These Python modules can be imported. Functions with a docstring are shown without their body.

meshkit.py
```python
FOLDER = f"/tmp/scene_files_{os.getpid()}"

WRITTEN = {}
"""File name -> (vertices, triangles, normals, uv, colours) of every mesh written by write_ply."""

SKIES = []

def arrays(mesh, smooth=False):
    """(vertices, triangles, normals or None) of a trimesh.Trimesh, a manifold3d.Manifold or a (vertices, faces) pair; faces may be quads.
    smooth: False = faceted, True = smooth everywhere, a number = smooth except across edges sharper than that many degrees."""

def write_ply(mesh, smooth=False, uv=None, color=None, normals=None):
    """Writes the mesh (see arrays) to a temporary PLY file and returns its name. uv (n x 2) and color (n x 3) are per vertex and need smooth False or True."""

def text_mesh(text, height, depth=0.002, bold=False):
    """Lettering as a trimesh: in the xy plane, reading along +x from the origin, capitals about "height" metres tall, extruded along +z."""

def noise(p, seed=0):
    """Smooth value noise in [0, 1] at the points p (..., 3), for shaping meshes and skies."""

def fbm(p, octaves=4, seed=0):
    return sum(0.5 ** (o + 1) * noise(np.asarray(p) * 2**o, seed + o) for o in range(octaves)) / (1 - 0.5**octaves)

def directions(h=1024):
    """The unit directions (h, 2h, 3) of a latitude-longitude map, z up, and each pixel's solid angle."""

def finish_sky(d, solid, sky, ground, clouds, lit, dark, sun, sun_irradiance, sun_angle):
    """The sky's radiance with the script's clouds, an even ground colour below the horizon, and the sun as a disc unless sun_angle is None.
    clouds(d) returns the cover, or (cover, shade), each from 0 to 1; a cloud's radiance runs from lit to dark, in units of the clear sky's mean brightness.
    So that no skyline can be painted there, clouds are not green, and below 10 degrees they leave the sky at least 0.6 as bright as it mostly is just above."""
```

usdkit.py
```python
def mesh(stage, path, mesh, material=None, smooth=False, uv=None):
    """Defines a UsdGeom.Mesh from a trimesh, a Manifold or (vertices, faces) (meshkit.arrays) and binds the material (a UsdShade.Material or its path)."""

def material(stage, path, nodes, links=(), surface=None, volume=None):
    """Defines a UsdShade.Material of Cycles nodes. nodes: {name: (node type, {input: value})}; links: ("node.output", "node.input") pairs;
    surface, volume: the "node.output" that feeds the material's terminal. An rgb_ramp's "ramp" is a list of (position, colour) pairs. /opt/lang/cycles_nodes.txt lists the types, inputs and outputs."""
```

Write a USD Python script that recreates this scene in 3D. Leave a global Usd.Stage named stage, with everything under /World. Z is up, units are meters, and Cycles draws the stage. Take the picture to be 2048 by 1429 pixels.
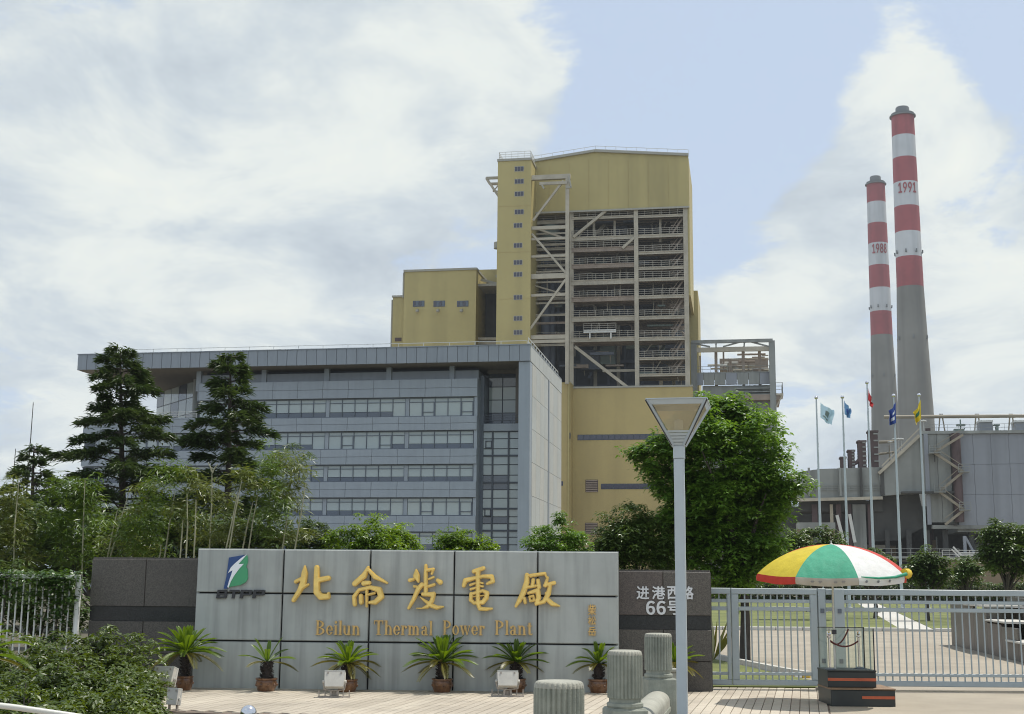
import math, json
import numpy as np
import trimesh, usdkit, meshkit
from shapely.geometry import Polygon, Point, LineString, MultiPoint
from shapely.ops import unary_union
from pxr import Usd, UsdGeom, UsdLux, UsdShade, Gf, Sdf

stage = Usd.Stage.CreateInMemory()
UsdGeom.SetStageUpAxis(stage, UsdGeom.Tokens.z)
UsdGeom.SetStageMetersPerUnit(stage, 1.0)
UsdGeom.Xform.Define(stage, "/World")
UsdGeom.Scope.Define(stage, "/World/Looks")

# ------------------------------------------------------------------ camera
EYE = np.array([0.0, 0.0, 1.7])
F = 2600.0                                   # focal length in pixels of the 2048 px wide photograph
PITCH, ROLL = math.atan((1165 - 714.5) / F), 0.009
fw = np.array([0, math.cos(PITCH), math.sin(PITCH)])
r0, u0 = np.array([1.0, 0, 0]), np.array([0, -math.sin(PITCH), math.cos(PITCH)])
RT = r0 * math.cos(ROLL) + u0 * math.sin(ROLL)
UP = u0 * math.cos(ROLL) - r0 * math.sin(ROLL)
cam = UsdGeom.Camera.Define(stage, "/World/camera")
m = Gf.Matrix4d(*RT, 0, *UP, 0, *(-fw), 0, *EYE, 1)
cam.AddTransformOp().Set(m)
cam.CreateHorizontalApertureAttr(36.0)
cam.CreateVerticalApertureAttr(36.0 * 714 / 1024)
cam.CreateFocalLengthAttr(36.0 * F / 2048)
cam.CreateClippingRangeAttr(Gf.Vec2f(0.1, 20000))
cam.CreateExposureAttr(0.2)

# ------------------------------------------------------------------ sky and sun
SUN = np.array([0.72, 0.32, 1.85]); SUN /= np.linalg.norm(SUN)
ELEV, AZ = math.asin(SUN[2]), math.atan2(SUN[0], SUN[1])
SKY_STRENGTH, SUN_INTENSITY, HAZE = 0.1, 0.98, 0.00012
sun = UsdLux.DistantLight.Define(stage, "/World/sun")
sun.CreateIntensityAttr(SUN_INTENSITY); sun.CreateAngleAttr(0.5); sun.CreateColorAttr(Gf.Vec3f(1, 0.955, 0.88))
sun.GetPrim().CreateAttribute("inputs:normalize", Sdf.ValueTypeNames.Bool).Set(True)
zx = np.cross([0, 1.0, 0], SUN); zx /= np.linalg.norm(zx); zy = np.cross(SUN, zx)
sun.AddTransformOp().Set(Gf.Matrix4d(*zx, 0, *zy, 0, *SUN, 0, 0, 0, 0, 1))

def dirpx(px, py):
    d = fw + (px - 1024) / F * RT - (py - 714.5) / F * UP
    return d / np.linalg.norm(d)

CLOUDS = [  # direction, angular radius (rad), amount: the banks of cloud that stand in the view, thinner and thicker
    (dirpx(620, 180), 0.17, 0.22), (dirpx(350, 560), 0.16, 0.20), (dirpx(960, 140), 0.09, 0.16), (dirpx(60, 250), 0.12, 0.12),
    (dirpx(1345, 330), 0.085, -0.42), (dirpx(1330, 90), 0.10, -0.26), (dirpx(1520, 160), 0.075, -0.30),
    (dirpx(1830, 180), 0.055, 0.24), (dirpx(1780, 560), 0.12, 0.22), (dirpx(1650, 420), 0.07, 0.14), (dirpx(2000, 60), 0.05, -0.2),
    (dirpx(120, 880), 0.12, 0.07), (dirpx(200, 20), 0.08, -0.10)]
nodes = {
    "sky": ("sky_texture", {"sky_type": "single_scattering", "sun_disc": False, "sun_elevation": ELEV, "sun_rotation": AZ, "altitude": 20.0, "air_density": 1.0, "aerosol_density": 2.2, "ozone_density": 1.0}),
    "tc": ("texture_coordinate", {}),
    "sep": ("separate_xyz", {}), "up": ("math", {"math_type": "add", "value2": 0.32}), "upc": ("math", {"math_type": "maximum", "value2": 0.08}),
    "iv": ("math", {"math_type": "divide", "value1": 1.0}), "pr": ("vector_math", {"math_type": "scale"}),
    "n1": ("noise_texture", {"scale": 3.1, "detail": 13.0, "roughness": 0.63, "lacunarity": 2.1, "distortion": 0.2}),
    "n2": ("noise_texture", {"scale": 3.6, "detail": 8.0, "roughness": 0.58, "distortion": 0.4}),
    "cov": ("map_range", {"range_type": "smoothstep", "from_min": 0.445, "from_max": 0.575, "to_min": 0.0, "to_max": 1.0, "clamp": True}),
    "shade": ("rgb_ramp", {"ramp": [(0.0, (3.6, 4.2, 4.8)), (0.40, (4.4, 5.0, 5.6)), (0.50, (5.5, 6.1, 6.5)), (0.60, (7.1, 7.5, 7.3)), (0.75, (8.0, 8.2, 7.6))]}),
    "mx": ("mix", {"mix_type": "mix"}),
    "pale": ("mix", {"mix_type": "mix", "fac": 0.78, "color2": (5.3, 6.3, 7.8)}),
    "bg": ("background_shader", {"strength": SKY_STRENGTH}),
}
links = [("tc.generated", "sep.vector"), ("sep.z", "up.value1"), ("up.value", "upc.value1"), ("upc.value", "iv.value2"), ("tc.generated", "pr.vector1"), ("iv.value", "pr.scale"),
         ("pr.vector", "n1.vector"), ("pr.vector", "n2.vector"), ("sky.color", "pale.color1"), ("pale.color", "mx.color1"), ("cov.result", "mx.fac"), ("shade.color", "mx.color2"), ("mx.color", "bg.color")]
last = "n1.fac"
for i, (d, rad, amt) in enumerate(CLOUDS):
    nodes[f"d{i}"] = ("vector_math", {"math_type": "distance", "vector2": tuple(d)})
    nodes[f"m{i}"] = ("map_range", {"range_type": "smoothstep", "from_min": 0.0, "from_max": rad * 1.5, "to_min": amt, "to_max": 0.0, "clamp": True})
    nodes[f"a{i}"] = ("math", {"math_type": "add"})
    links += [("tc.generated", f"d{i}.vector1"), (f"d{i}.value", f"m{i}.value"), (last, f"a{i}.value1"), (f"m{i}.result", f"a{i}.value2")]
    last = f"a{i}.value"
nodes["sh0"] = ("math", {"math_type": "multiply_add", "value2": 0.30})
nodes["sh1"] = ("math", {"math_type": "multiply_add", "value2": 0.78, "value3": -0.04})
links += [(last, "cov.value"), ("n2.fac", "sh1.value1"), (last, "sh0.value1"), ("sh1.value", "sh0.value3"), ("sh0.value", "shade.fac")]
skym = usdkit.material(stage, "/World/Looks/sky_material", nodes, links, surface="bg.background")
dome = UsdLux.DomeLight.Define(stage, "/World/sky")
UsdShade.MaterialBindingAPI.Apply(dome.GetPrim()).Bind(skym)
dome.GetPrim().SetCustomDataByKey("kind", "structure")

# ------------------------------------------------------------------ helpers
def ray(px, py):
    return fw + (px - 1024) / F * RT - (py - 714.5) / F * UP

def G(px, py, z=0.0):                        # point of the level plane at height z
    d = ray(px, py); return EYE + d * ((z - EYE[2]) / d[2])

def AT(px, py, depth):                       # point at that distance along y
    d = ray(px, py); return EYE + d * (depth / d[1])

class Frame:                                 # a building's own axes: x along its front, y away from the street, z up
    def __init__(s, o, ang):
        s.o, s.ang = np.array([o[0], o[1], 0.0]), ang
        s.e, s.d = np.array([math.cos(ang), math.sin(ang), 0]), np.array([-math.sin(ang), math.cos(ang), 0])
    def px(s, px, py, y=0.0):
        d = ray(px, py); p0 = s.o + s.d * y
        t = np.dot(p0 - EYE, s.d) / np.dot(d, s.d); p = EYE + d * t
        return float(np.dot(p - s.o, s.e)), float(p[2])
    def x(s, px, py, y=0.0): return s.px(px, py, y)[0]
    def z(s, px, py, y=0.0): return s.px(px, py, y)[1]
    def gxy(s, px, py, z=0.0):
        p = G(px, py, z) - s.o; return float(np.dot(p, s.e)), float(np.dot(p, s.d))

_used = {}
def path_of(name, parent):
    base = str(parent.GetPath()) if parent is not None else "/World"
    k = (base, name); n = _used.get(k, -1) + 1; _used[k] = n
    return f"{base}/{name}" + (f"_{n:03d}" if n else "")

def cd(prim, label=None, cat=None, group=None, kind=None):
    for k, v in (("label", label), ("category", cat), ("group", group), ("kind", kind)):
        if v: prim.SetCustomDataByKey(k, v)
    return prim

def thing(name, label, cat, loc=(0, 0, 0), rz=0.0, group=None, kind=None):
    x = UsdGeom.Xform.Define(stage, path_of(name, None))
    x.AddTranslateOp().Set(Gf.Vec3d(*map(float, loc)))
    if rz: x.AddRotateZOp().Set(math.degrees(rz))
    return cd(x.GetPrim(), label, cat, group, kind)

def put(name, mesh, mat, parent=None, smooth=False, label=None, kind=None):
    if isinstance(mesh, MB): mesh = mesh.get()
    p = usdkit.mesh(stage, path_of(name, parent), mesh, mat, smooth=smooth).GetPrim()
    return cd(p, label=label, kind=kind)

def struct(name, mesh, mat, parent=None, smooth=False):
    p = put(name, mesh, mat, parent, smooth)
    if parent is None: cd(p, kind="structure")
    return p

class MB:
    def __init__(s): s.v, s.f, s.n = [], [], 0
    def add(s, v, f):
        v, f = np.asarray(v, float), np.asarray(f, int)
        if f.ndim == 2 and f.shape[1] == 4: f = np.vstack([f[:, [0, 1, 2]], f[:, [0, 2, 3]]])
        s.v.append(v); s.f.append(f + s.n); s.n += len(v); return s
    def tm(s, t): return s.add(t.vertices, t.faces)
    def box(s, x0, x1, y0, y1, z0, z1):
        x0, x1 = min(x0, x1), max(x0, x1); y0, y1 = min(y0, y1), max(y0, y1); z0, z1 = min(z0, z1), max(z0, z1)
        v = [(x, y, z) for z in (z0, z1) for x, y in ((x0, y0), (x1, y0), (x1, y1), (x0, y1))]
        return s.add(v, [(3, 2, 1, 0), (4, 5, 6, 7), (0, 1, 5, 4), (1, 2, 6, 5), (2, 3, 7, 6), (3, 0, 4, 7)])
    def cbox(s, x0, x1, y0, y1, z0, z1, c):      # the edges of its front (low y) face and top chamfered
        v = []
        for y, k in ((y1, 0), (y0 + c, 0), (y0, c)):
            v += [(x0 + k, y, z0 + k), (x1 - k, y, z0 + k), (x1 - k, y, z1 - k), (x0 + k, y, z1 - k)]
        f = [(0, 1, 2, 3), (11, 10, 9, 8)]
        for r in (0, 4):
            for i in range(4): f.append((r + i, r + 4 + i, r + 4 + (i + 1) % 4, r + (i + 1) % 4))
        return s.add(v, [tuple(q) for q in f])
    def beam(s, p, q, w, h=None, up=(0, 0, 1)):
        p, q = np.asarray(p, float), np.asarray(q, float); h = h or w
        d = q - p; d /= np.linalg.norm(d); up = np.asarray(up, float)
        if abs(np.dot(d, up)) > 0.98: up = np.array([0, 1.0, 0])
        a = np.cross(d, up); a /= np.linalg.norm(a); b = np.cross(a, d)
        c = [(-w / 2, -h / 2), (w / 2, -h / 2), (w / 2, h / 2), (-w / 2, h / 2)]
        v = [p + a * i + b * j for i, j in c] + [q + a * i + b * j for i, j in c]
        return s.add(v, [(0, 1, 2, 3), (7, 6, 5, 4), (0, 4, 5, 1), (1, 5, 6, 2), (2, 6, 7, 3), (3, 7, 4, 0)])
    def tube(s, pts, r, n=8, cap=True):
        pts = np.asarray(pts, float); rr = np.broadcast_to(r, len(pts))
        t = np.gradient(pts, axis=0); t /= np.maximum(np.linalg.norm(t, axis=1, keepdims=True), 1e-9)
        ref = np.array([0, 0, 1.0]) if abs(t[0][2]) < 0.9 else np.array([0, 1.0, 0])
        a = np.cross(t, ref); a /= np.maximum(np.linalg.norm(a, axis=1, keepdims=True), 1e-9); b = np.cross(a, t)
        ang = np.arange(n) / n * 2 * math.pi
        v = (pts[:, None] + rr[:, None, None] * (np.cos(ang)[None, :, None] * a[:, None] + np.sin(ang)[None, :, None] * b[:, None])).reshape(-1, 3)
        f = [(i * n + j, i * n + (j + 1) % n, (i + 1) * n + (j + 1) % n, (i + 1) * n + j) for i in range(len(pts) - 1) for j in range(n)]
        s.add(v, f)
        if cap:
            for i, o in ((0, 1), (len(pts) - 1, -1)):
                k = np.vstack([v[i * n:(i + 1) * n], pts[i]])
                s.add(k, [(j, (j + 1) % n, n)[::-o] for j in range(n)])
        return s
    def lathe(s, prof, n=24, c=(0, 0, 0), rad=None):  # prof: (radius, z); rad(angle) scales the radius
        ang = np.arange(n) / n * 2 * math.pi; k = np.ones(n) if rad is None else np.array([rad(a) for a in ang])
        v = np.array([(r * k[j] * math.cos(ang[j]) + c[0], r * k[j] * math.sin(ang[j]) + c[1], z + c[2]) for r, z in prof for j in range(n)])
        f = [(i * n + j, i * n + (j + 1) % n, (i + 1) * n + (j + 1) % n, (i + 1) * n + j) for i in range(len(prof) - 1) for j in range(n)]
        s.add(v, f)
        for i, o in ((0, -1), (len(prof) - 1, 1)):
            if prof[i][0] > 1e-4:
                q = np.vstack([v[i * n:(i + 1) * n], (c[0], c[1], prof[i][1] + c[2])]); s.add(q, [(j, (j + 1) % n, n)[::o] for j in range(n)])
        return s
    def prism(s, poly, t0, t1, axes="xz"):       # a shapely polygon in x, z pushed along y (axes "xz") or in x, y along z ("xy")
        for g in getattr(poly, "geoms", [poly]):
            if g.is_empty or g.area < 1e-9: continue
            e = trimesh.creation.extrude_polygon(g, t1 - t0, engine="earcut"); v = np.array(e.vertices); v[:, 2] += t0
            if axes == "xz": v = v[:, [0, 2, 1]]; s.add(v, e.faces[:, ::-1])
            else: s.add(v, e.faces)
        return s
    def get(s):
        return trimesh.Trimesh(np.vstack(s.v), np.vstack(s.f), process=False)

def box(*a): return MB().box(*a)

def rail_mesh(pts, h=1.1, step=1.5, r=0.05, rows=2):   # a pipe railing along points
    b = MB()
    for p, q in zip(pts[:-1], pts[1:]):
        p, q = np.asarray(p, float), np.asarray(q, float); n = max(1, int(round(np.linalg.norm(q - p) / step)))
        for k in range(n + 1):
            c = p + (q - p) * k / n; b.beam(c, c + (0, 0, h), r)
        for k in range(rows):
            o = np.array([0, 0, h * (k + 1) / rows]); b.beam(p + o, q + o, r * 1.1)
    return b

# ------------------------------------------------------------------ materials
def mat(name, col, rough=0.6, var=0.12, scale=1.5, metal=0.0, bump=0.0, bscale=None, spec=0.5, streak=0.0, detail=6.0, coat=0.0, col2=None):
    n = {"geo": ("geometry", {}), "ns": ("noise_texture", {"scale": scale, "detail": detail, "roughness": 0.6}),
         "r": ("rgb_ramp", {"ramp": [(0.25, tuple(c * (1 - var) for c in col)), (0.75, tuple(min(1, c * (1 + var)) for c in (col2 or col)))]}),
         "p": ("principled_bsdf", {"roughness": rough, "metallic": metal, "specular_ior_level": spec, "coat_weight": coat})}
    l = [("geo.position", "ns.vector"), ("ns.fac", "r.fac")]
    out = "r.color"
    if streak:                                  # run-off stains: noise drawn out along z
        n["mp"] = ("mapping", {"scale": (3.6, 3.6, 0.22)}); n["sn"] = ("noise_texture", {"scale": scale * 1.3, "detail": 4.0})
        n["sr"] = ("rgb_ramp", {"ramp": [(0.45, (1, 1, 1)), (0.75, (1 - streak,) * 3)]}); n["sm"] = ("mix", {"mix_type": "multiply", "fac": 1.0})
        l += [("geo.position", "mp.vector"), ("mp.vector", "sn.vector"), ("sn.fac", "sr.fac"), (out, "sm.color1"), ("sr.color", "sm.color2")]; out = "sm.color"
    l.append((out, "p.base_color"))
    if bump:
        n["bn"] = ("noise_texture", {"scale": bscale or scale * 8, "detail": 4.0}); n["b"] = ("bump", {"strength": bump, "distance": 0.02})
        l += [("geo.position", "bn.vector"), ("bn.fac", "b.height"), ("b.normal", "p.normal")]
    return usdkit.material(stage, f"/World/Looks/{name}", n, l, surface="p.BSDF")

def leafmat(name, dark, mid, light, trans=0.3):
    n = {"g": ("geometry", {}), "r": ("rgb_ramp", {"ramp": [(0.0, dark), (0.55, mid), (1.0, light)]}), "ns": ("noise_texture", {"scale": 0.9, "detail": 3.0}),
         "ad": ("math", {"math_type": "multiply_add", "value2": 0.6}), "m2": ("math", {"math_type": "multiply_add", "value2": 0.9, "value3": -0.25}),
         "p": ("principled_bsdf", {"roughness": 0.38, "specular_ior_level": 0.6}), "t": ("translucent_bsdf", {}), "x": ("mix_closure", {"fac": trans}), "hs": ("hsv", {"saturation": 1.1, "value": 1.5, "hue": 0.48})}
    l = [("g.position", "ns.vector"), ("ns.fac", "m2.value1"), ("g.random_per_island", "ad.value1"), ("m2.value", "ad.value3"), ("ad.value", "r.fac"), ("r.color", "p.base_color"), ("r.color", "hs.color"), ("hs.color", "t.color"), ("p.BSDF", "x.closure1"), ("t.BSDF", "x.closure2")]
    return usdkit.material(stage, f"/World/Looks/{name}", n, l, surface="x.closure")

def speckle(name, c0, c1, scale, rough=0.45, blot=0.5):
    n = {"g": ("geometry", {}), "v": ("voronoi_texture", {"scale": scale}), "ns": ("noise_texture", {"scale": blot, "detail": 6.0}), "w": ("separate_color", {}),
         "r": ("rgb_ramp", {"ramp": [(0.0, c0), (0.5, tuple((a + b) / 2 for a, b in zip(c0, c1))), (1.0, c1)]}), "d": ("rgb_ramp", {"ramp": [(0.3, (0.7, 0.7, 0.72)), (0.7, (1.05, 1.03, 1.0))]}),
         "x": ("mix", {"mix_type": "multiply", "fac": 1.0}), "p": ("principled_bsdf", {"roughness": rough})}
    l = [("g.position", "v.vector"), ("g.position", "ns.vector"), ("v.color", "w.color"), ("w.r", "r.fac"), ("ns.fac", "d.fac"), ("r.color", "x.color1"), ("d.color", "x.color2"), ("x.color", "p.base_color")]
    return usdkit.material(stage, f"/World/Looks/{name}", n, l, surface="p.BSDF")

def glassy(name, col, rough=0.06, var=0.3, scale=0.25, spec=0.8):
    n = {"g": ("geometry", {}), "w": ("rgb_ramp", {"ramp": [(0.0, tuple(c * (1 - var) for c in col)), (1.0, tuple(c * (1 + var) for c in col))]}),
         "p": ("principled_bsdf", {"roughness": rough, "specular_ior_level": spec, "ior": 1.55})}
    l = [("g.random_per_island", "w.fac"), ("w.color", "p.base_color")]
    return usdkit.material(stage, f"/World/Looks/{name}", n, l, surface="p.BSDF")

M = {}
M["soil"] = mat("soil", (0.085, 0.075, 0.05), 0.95, 0.3, 0.4)
M["concrete"] = mat("concrete", (0.30, 0.26, 0.20), 0.85, 0.20, 0.7, bump=0.15, bscale=30)
def paver_mat(name, c0, c1):
    n = {"g": ("geometry", {}), "r": ("rgb_ramp", {"ramp": [(0.0, c0), (1.0, c1)]}), "ns": ("noise_texture", {"scale": 0.8, "detail": 7.0}), "nr": ("rgb_ramp", {"ramp": [(0.32, (0.78, 0.77, 0.75)), (0.62, (1.04, 1.03, 1.0))]}),
         "x": ("mix", {"mix_type": "multiply", "fac": 1.0}), "bn": ("noise_texture", {"scale": 90.0}), "b": ("bump", {"strength": 0.2, "distance": 0.004}), "p": ("principled_bsdf", {"roughness": 0.82})}
    return usdkit.material(stage, f"/World/Looks/{name}", n, [("g.random_per_island", "r.fac"), ("g.position", "ns.vector"), ("ns.fac", "nr.fac"), ("r.color", "x.color1"), ("nr.color", "x.color2"), ("x.color", "p.base_color"), ("g.position", "bn.vector"), ("bn.fac", "b.height"), ("b.normal", "p.normal")], surface="p.BSDF")
M["paver"], M["paver_b"], M["paver_c"] = paver_mat("paver", (0.44, 0.39, 0.32), (0.56, 0.50, 0.41)), paver_mat("paver_pale", (0.47, 0.42, 0.345), (0.59, 0.53, 0.435)), paver_mat("paver_dull", (0.42, 0.37, 0.30), (0.53, 0.47, 0.385))
M["rail_paint"] = mat("plant_railing", (0.34, 0.315, 0.26), 0.6, 0.2, 0.5)
M["joint"] = mat("joint_sand", (0.15, 0.115, 0.09), 0.95, 0.2, 3)
M["grass"] = mat("lawn_grass", (0.095, 0.125, 0.026), 0.9, 0.35, 0.35, bump=0.5, bscale=12, col2=(0.135, 0.145, 0.04))
M["kerb"] = mat("kerb_stone", (0.48, 0.46, 0.41), 0.8, 0.15, 2)
M["kerb_yellow"] = mat("kerb_yellow_paint", (0.62, 0.42, 0.06), 0.6, 0.2, 5)
M["kerb_white"] = mat("kerb_white_paint", (0.7, 0.69, 0.65), 0.6, 0.15, 5)
M["sign_panel"] = mat("sign_panel_metal", (0.36, 0.375, 0.35), 0.36, 0.12, 1.6, bump=0.03, bscale=3, streak=0.30, metal=0.0)
M["sign_core"] = mat("sign_joint", (0.02, 0.02, 0.02), 0.8, 0.1)
M["gold"] = mat("gold_lettering", (0.82, 0.58, 0.17), 0.28, 0.14, 9, metal=0.25, spec=0.6)
M["gold_dull"] = mat("gold_dull_lettering", (0.58, 0.38, 0.14), 0.45, 0.2, 12, metal=0.3)
M["logo_blue"] = mat("logo_blue", (0.025, 0.065, 0.19), 0.35, 0.1)
M["logo_green"] = mat("logo_green", (0.06, 0.30, 0.14), 0.35, 0.1)
M["logo_white"] = mat("logo_white", (0.8, 0.82, 0.84), 0.35, 0.03)
M["black_letter"] = mat("black_lettering", (0.03, 0.03, 0.033), 0.5, 0.1)
M["granite"] = speckle("granite", (0.055, 0.049, 0.041), (0.125, 0.112, 0.095), 90)
M["granite_b"] = speckle("granite_reddish", (0.06, 0.049, 0.042), (0.135, 0.112, 0.097), 90)
M["granite_black"] = speckle("granite_black", (0.008, 0.009, 0.009), (0.02, 0.022, 0.022), 60, rough=0.22)
M["silver_letter"] = mat("silver_lettering", (0.62, 0.63, 0.63), 0.35, 0.05, metal=0.3)
M["stone"] = mat("post_stone", (0.215, 0.235, 0.195), 0.8, 0.22, 6, bump=0.35, bscale=70, col2=(0.26, 0.27, 0.225), streak=0.15)
M["stone_pale"] = mat("pale_stone", (0.31, 0.305, 0.255), 0.75, 0.2, 5, bump=0.3, bscale=60)
M["glaze"] = mat("pot_glaze", (0.075, 0.032, 0.018), 0.3, 0.4, 14, coat=0.3, col2=(0.15, 0.07, 0.03))
M["pot_soil"] = mat("pot_soil", (0.03, 0.024, 0.018), 0.95, 0.3, 20)
M["palm_trunk"] = mat("cycad_trunk", (0.03, 0.022, 0.018), 0.9, 0.5, 25, bump=0.8, bscale=60)
M["frond"] = leafmat("frond_green", (0.07, 0.14, 0.012), (0.17, 0.27, 0.022), (0.32, 0.38, 0.035), 0.38)
M["frond_y"] = leafmat("frond_yellowing", (0.13, 0.13, 0.02), (0.22, 0.19, 0.03), (0.33, 0.23, 0.05), 0.25)
M["camphor"] = leafmat("camphor_leaf", (0.075, 0.155, 0.022), (0.18, 0.33, 0.05), (0.38, 0.54, 0.13), 0.45)
M["round_leaf"] = leafmat("round_tree_leaf", (0.085, 0.165, 0.014), (0.21, 0.33, 0.025), (0.38, 0.47, 0.045), 0.42)
M["dark_leaf"] = leafmat("dark_tree_leaf", (0.045, 0.08, 0.016), (0.095, 0.15, 0.028), (0.17, 0.23, 0.05), 0.33)
M["far_leaf"] = leafmat("far_tree_leaf", (0.05, 0.09, 0.015), (0.10, 0.165, 0.026), (0.20, 0.26, 0.04), 0.33)
M["bamboo_leaf"] = leafmat("bamboo_leaf", (0.08, 0.11, 0.02), (0.15, 0.185, 0.035), (0.27, 0.28, 0.06), 0.35)
M["bamboo_leaf_g"] = leafmat("bamboo_leaf_green", (0.065, 0.12, 0.016), (0.12, 0.20, 0.025), (0.22, 0.30, 0.045), 0.35)
M["needle"] = leafmat("cedar_needle", (0.032, 0.06, 0.016), (0.07, 0.108, 0.024), (0.15, 0.19, 0.045), 0.25)
M["shrub_leaf"] = leafmat("shrub_leaf", (0.05, 0.085, 0.01), (0.12, 0.17, 0.02), (0.26, 0.28, 0.05), 0.33)
M["vine_leaf"] = leafmat("vine_leaf", (0.04, 0.09, 0.014), (0.075, 0.15, 0.02), (0.14, 0.22, 0.035), 0.28)
M["bark"] = mat("bark", (0.06, 0.05, 0.04), 0.9, 0.35, 9, bump=0.6, bscale=30)
M["cane"] = mat("pale_cane", (0.30, 0.29, 0.18), 0.6, 0.25, 6)
M["white_paint"] = mat("white_paint", (0.52, 0.52, 0.48), 0.45, 0.08, 3)
M["lamp_paint"] = mat("lamp_paint", (0.41, 0.455, 0.475), 0.35, 0.07, 3, spec=0.6)
M["fence_white"] = mat("fence_white_paint", (0.72, 0.72, 0.67), 0.5, 0.1, 5)
M["lamp_dark"] = mat("lamp_edge_rubber", (0.03, 0.03, 0.035), 0.5, 0.1)
M["gate_paint"] = mat("gate_paint", (0.32, 0.365, 0.375), 0.42, 0.08, 3, spec=0.5)
M["steel_box"] = mat("floodlight_paint", (0.52, 0.50, 0.45), 0.4, 0.12, 8)
M["rust_leg"] = mat("bracket_metal", (0.34, 0.30, 0.26), 0.5, 0.3, 15, metal=0.3)
M["chrome"] = mat("chrome", (0.72, 0.72, 0.75), 0.12, 0.03, metal=1.0)
M["podium"] = mat("podium_black", (0.018, 0.021, 0.019), 0.42, 0.3, 4)
M["podium_top"] = mat("podium_wood", (0.22, 0.14, 0.08), 0.6, 0.25, 9)
M["stripe_red"] = mat("stripe_red", (0.42, 0.085, 0.03), 0.5, 0.2, 9)
M["rope"] = mat("velvet_rope", (0.10, 0.02, 0.018), 0.7, 0.2, 30)
for k, c in (("u_yellow", (0.75, 0.60, 0.05)), ("u_green", (0.065, 0.40, 0.25)), ("u_white", (0.78, 0.79, 0.78)), ("u_red", (0.62, 0.06, 0.04)), ("u_cream", (0.55, 0.50, 0.42))):
    nn = {"g": ("geometry", {}), "n": ("noise_texture", {"scale": 7.0, "detail": 5.0}), "b": ("bump", {"strength": 0.5, "distance": 0.03}), "f": ("rgb_ramp", {"ramp": [(0.3, tuple(v * .86 for v in c)), (0.7, tuple(min(1, v * 1.06) for v in c))]}), "p": ("principled_bsdf", {"roughness": 0.65}), "t": ("translucent_bsdf", {"color": c}), "x": ("mix_closure", {"fac": 0.35})}
    M[k] = usdkit.material(stage, f"/World/Looks/umbrella_{k[2:]}", nn, [("g.position", "n.vector"), ("n.fac", "b.height"), ("b.normal", "p.normal"), ("n.fac", "f.fac"), ("f.color", "p.base_color"), ("p.BSDF", "x.closure1"), ("t.BSDF", "x.closure2")], surface="x.closure")
M["print"] = mat("dark_print", (0.16, 0.16, 0.17), 0.7, 0.1)
M["yellow_clad"] = mat("yellow_cladding", (0.385, 0.32, 0.13), 0.6, 0.10, 0.06, streak=0.20)
M["yellow_clad_b"] = mat("yellow_cladding_base", (0.39, 0.305, 0.12), 0.6, 0.10, 0.06, streak=0.20)
M["roof_trim"] = mat("roof_trim", (0.30, 0.29, 0.24), 0.6, 0.1)
M["steel"] = mat("plant_steel", (0.36, 0.325, 0.25), 0.6, 0.2, 0.5)
M["steel_rust"] = mat("plant_steel_rusty", (0.25, 0.20, 0.155), 0.7, 0.25, 0.6)
M["slab"] = mat("plant_floor_slab", (0.13, 0.122, 0.105), 0.8, 0.2, 0.4)
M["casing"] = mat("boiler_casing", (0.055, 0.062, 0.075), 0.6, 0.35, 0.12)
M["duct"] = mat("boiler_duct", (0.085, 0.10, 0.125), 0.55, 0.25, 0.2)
M["duct_green"] = mat("boiler_duct_green", (0.14, 0.18, 0.16), 0.6, 0.2, 0.3)
M["win_dark"] = glassy("dark_window", (0.035, 0.032, 0.05), 0.1, 0.4)
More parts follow.
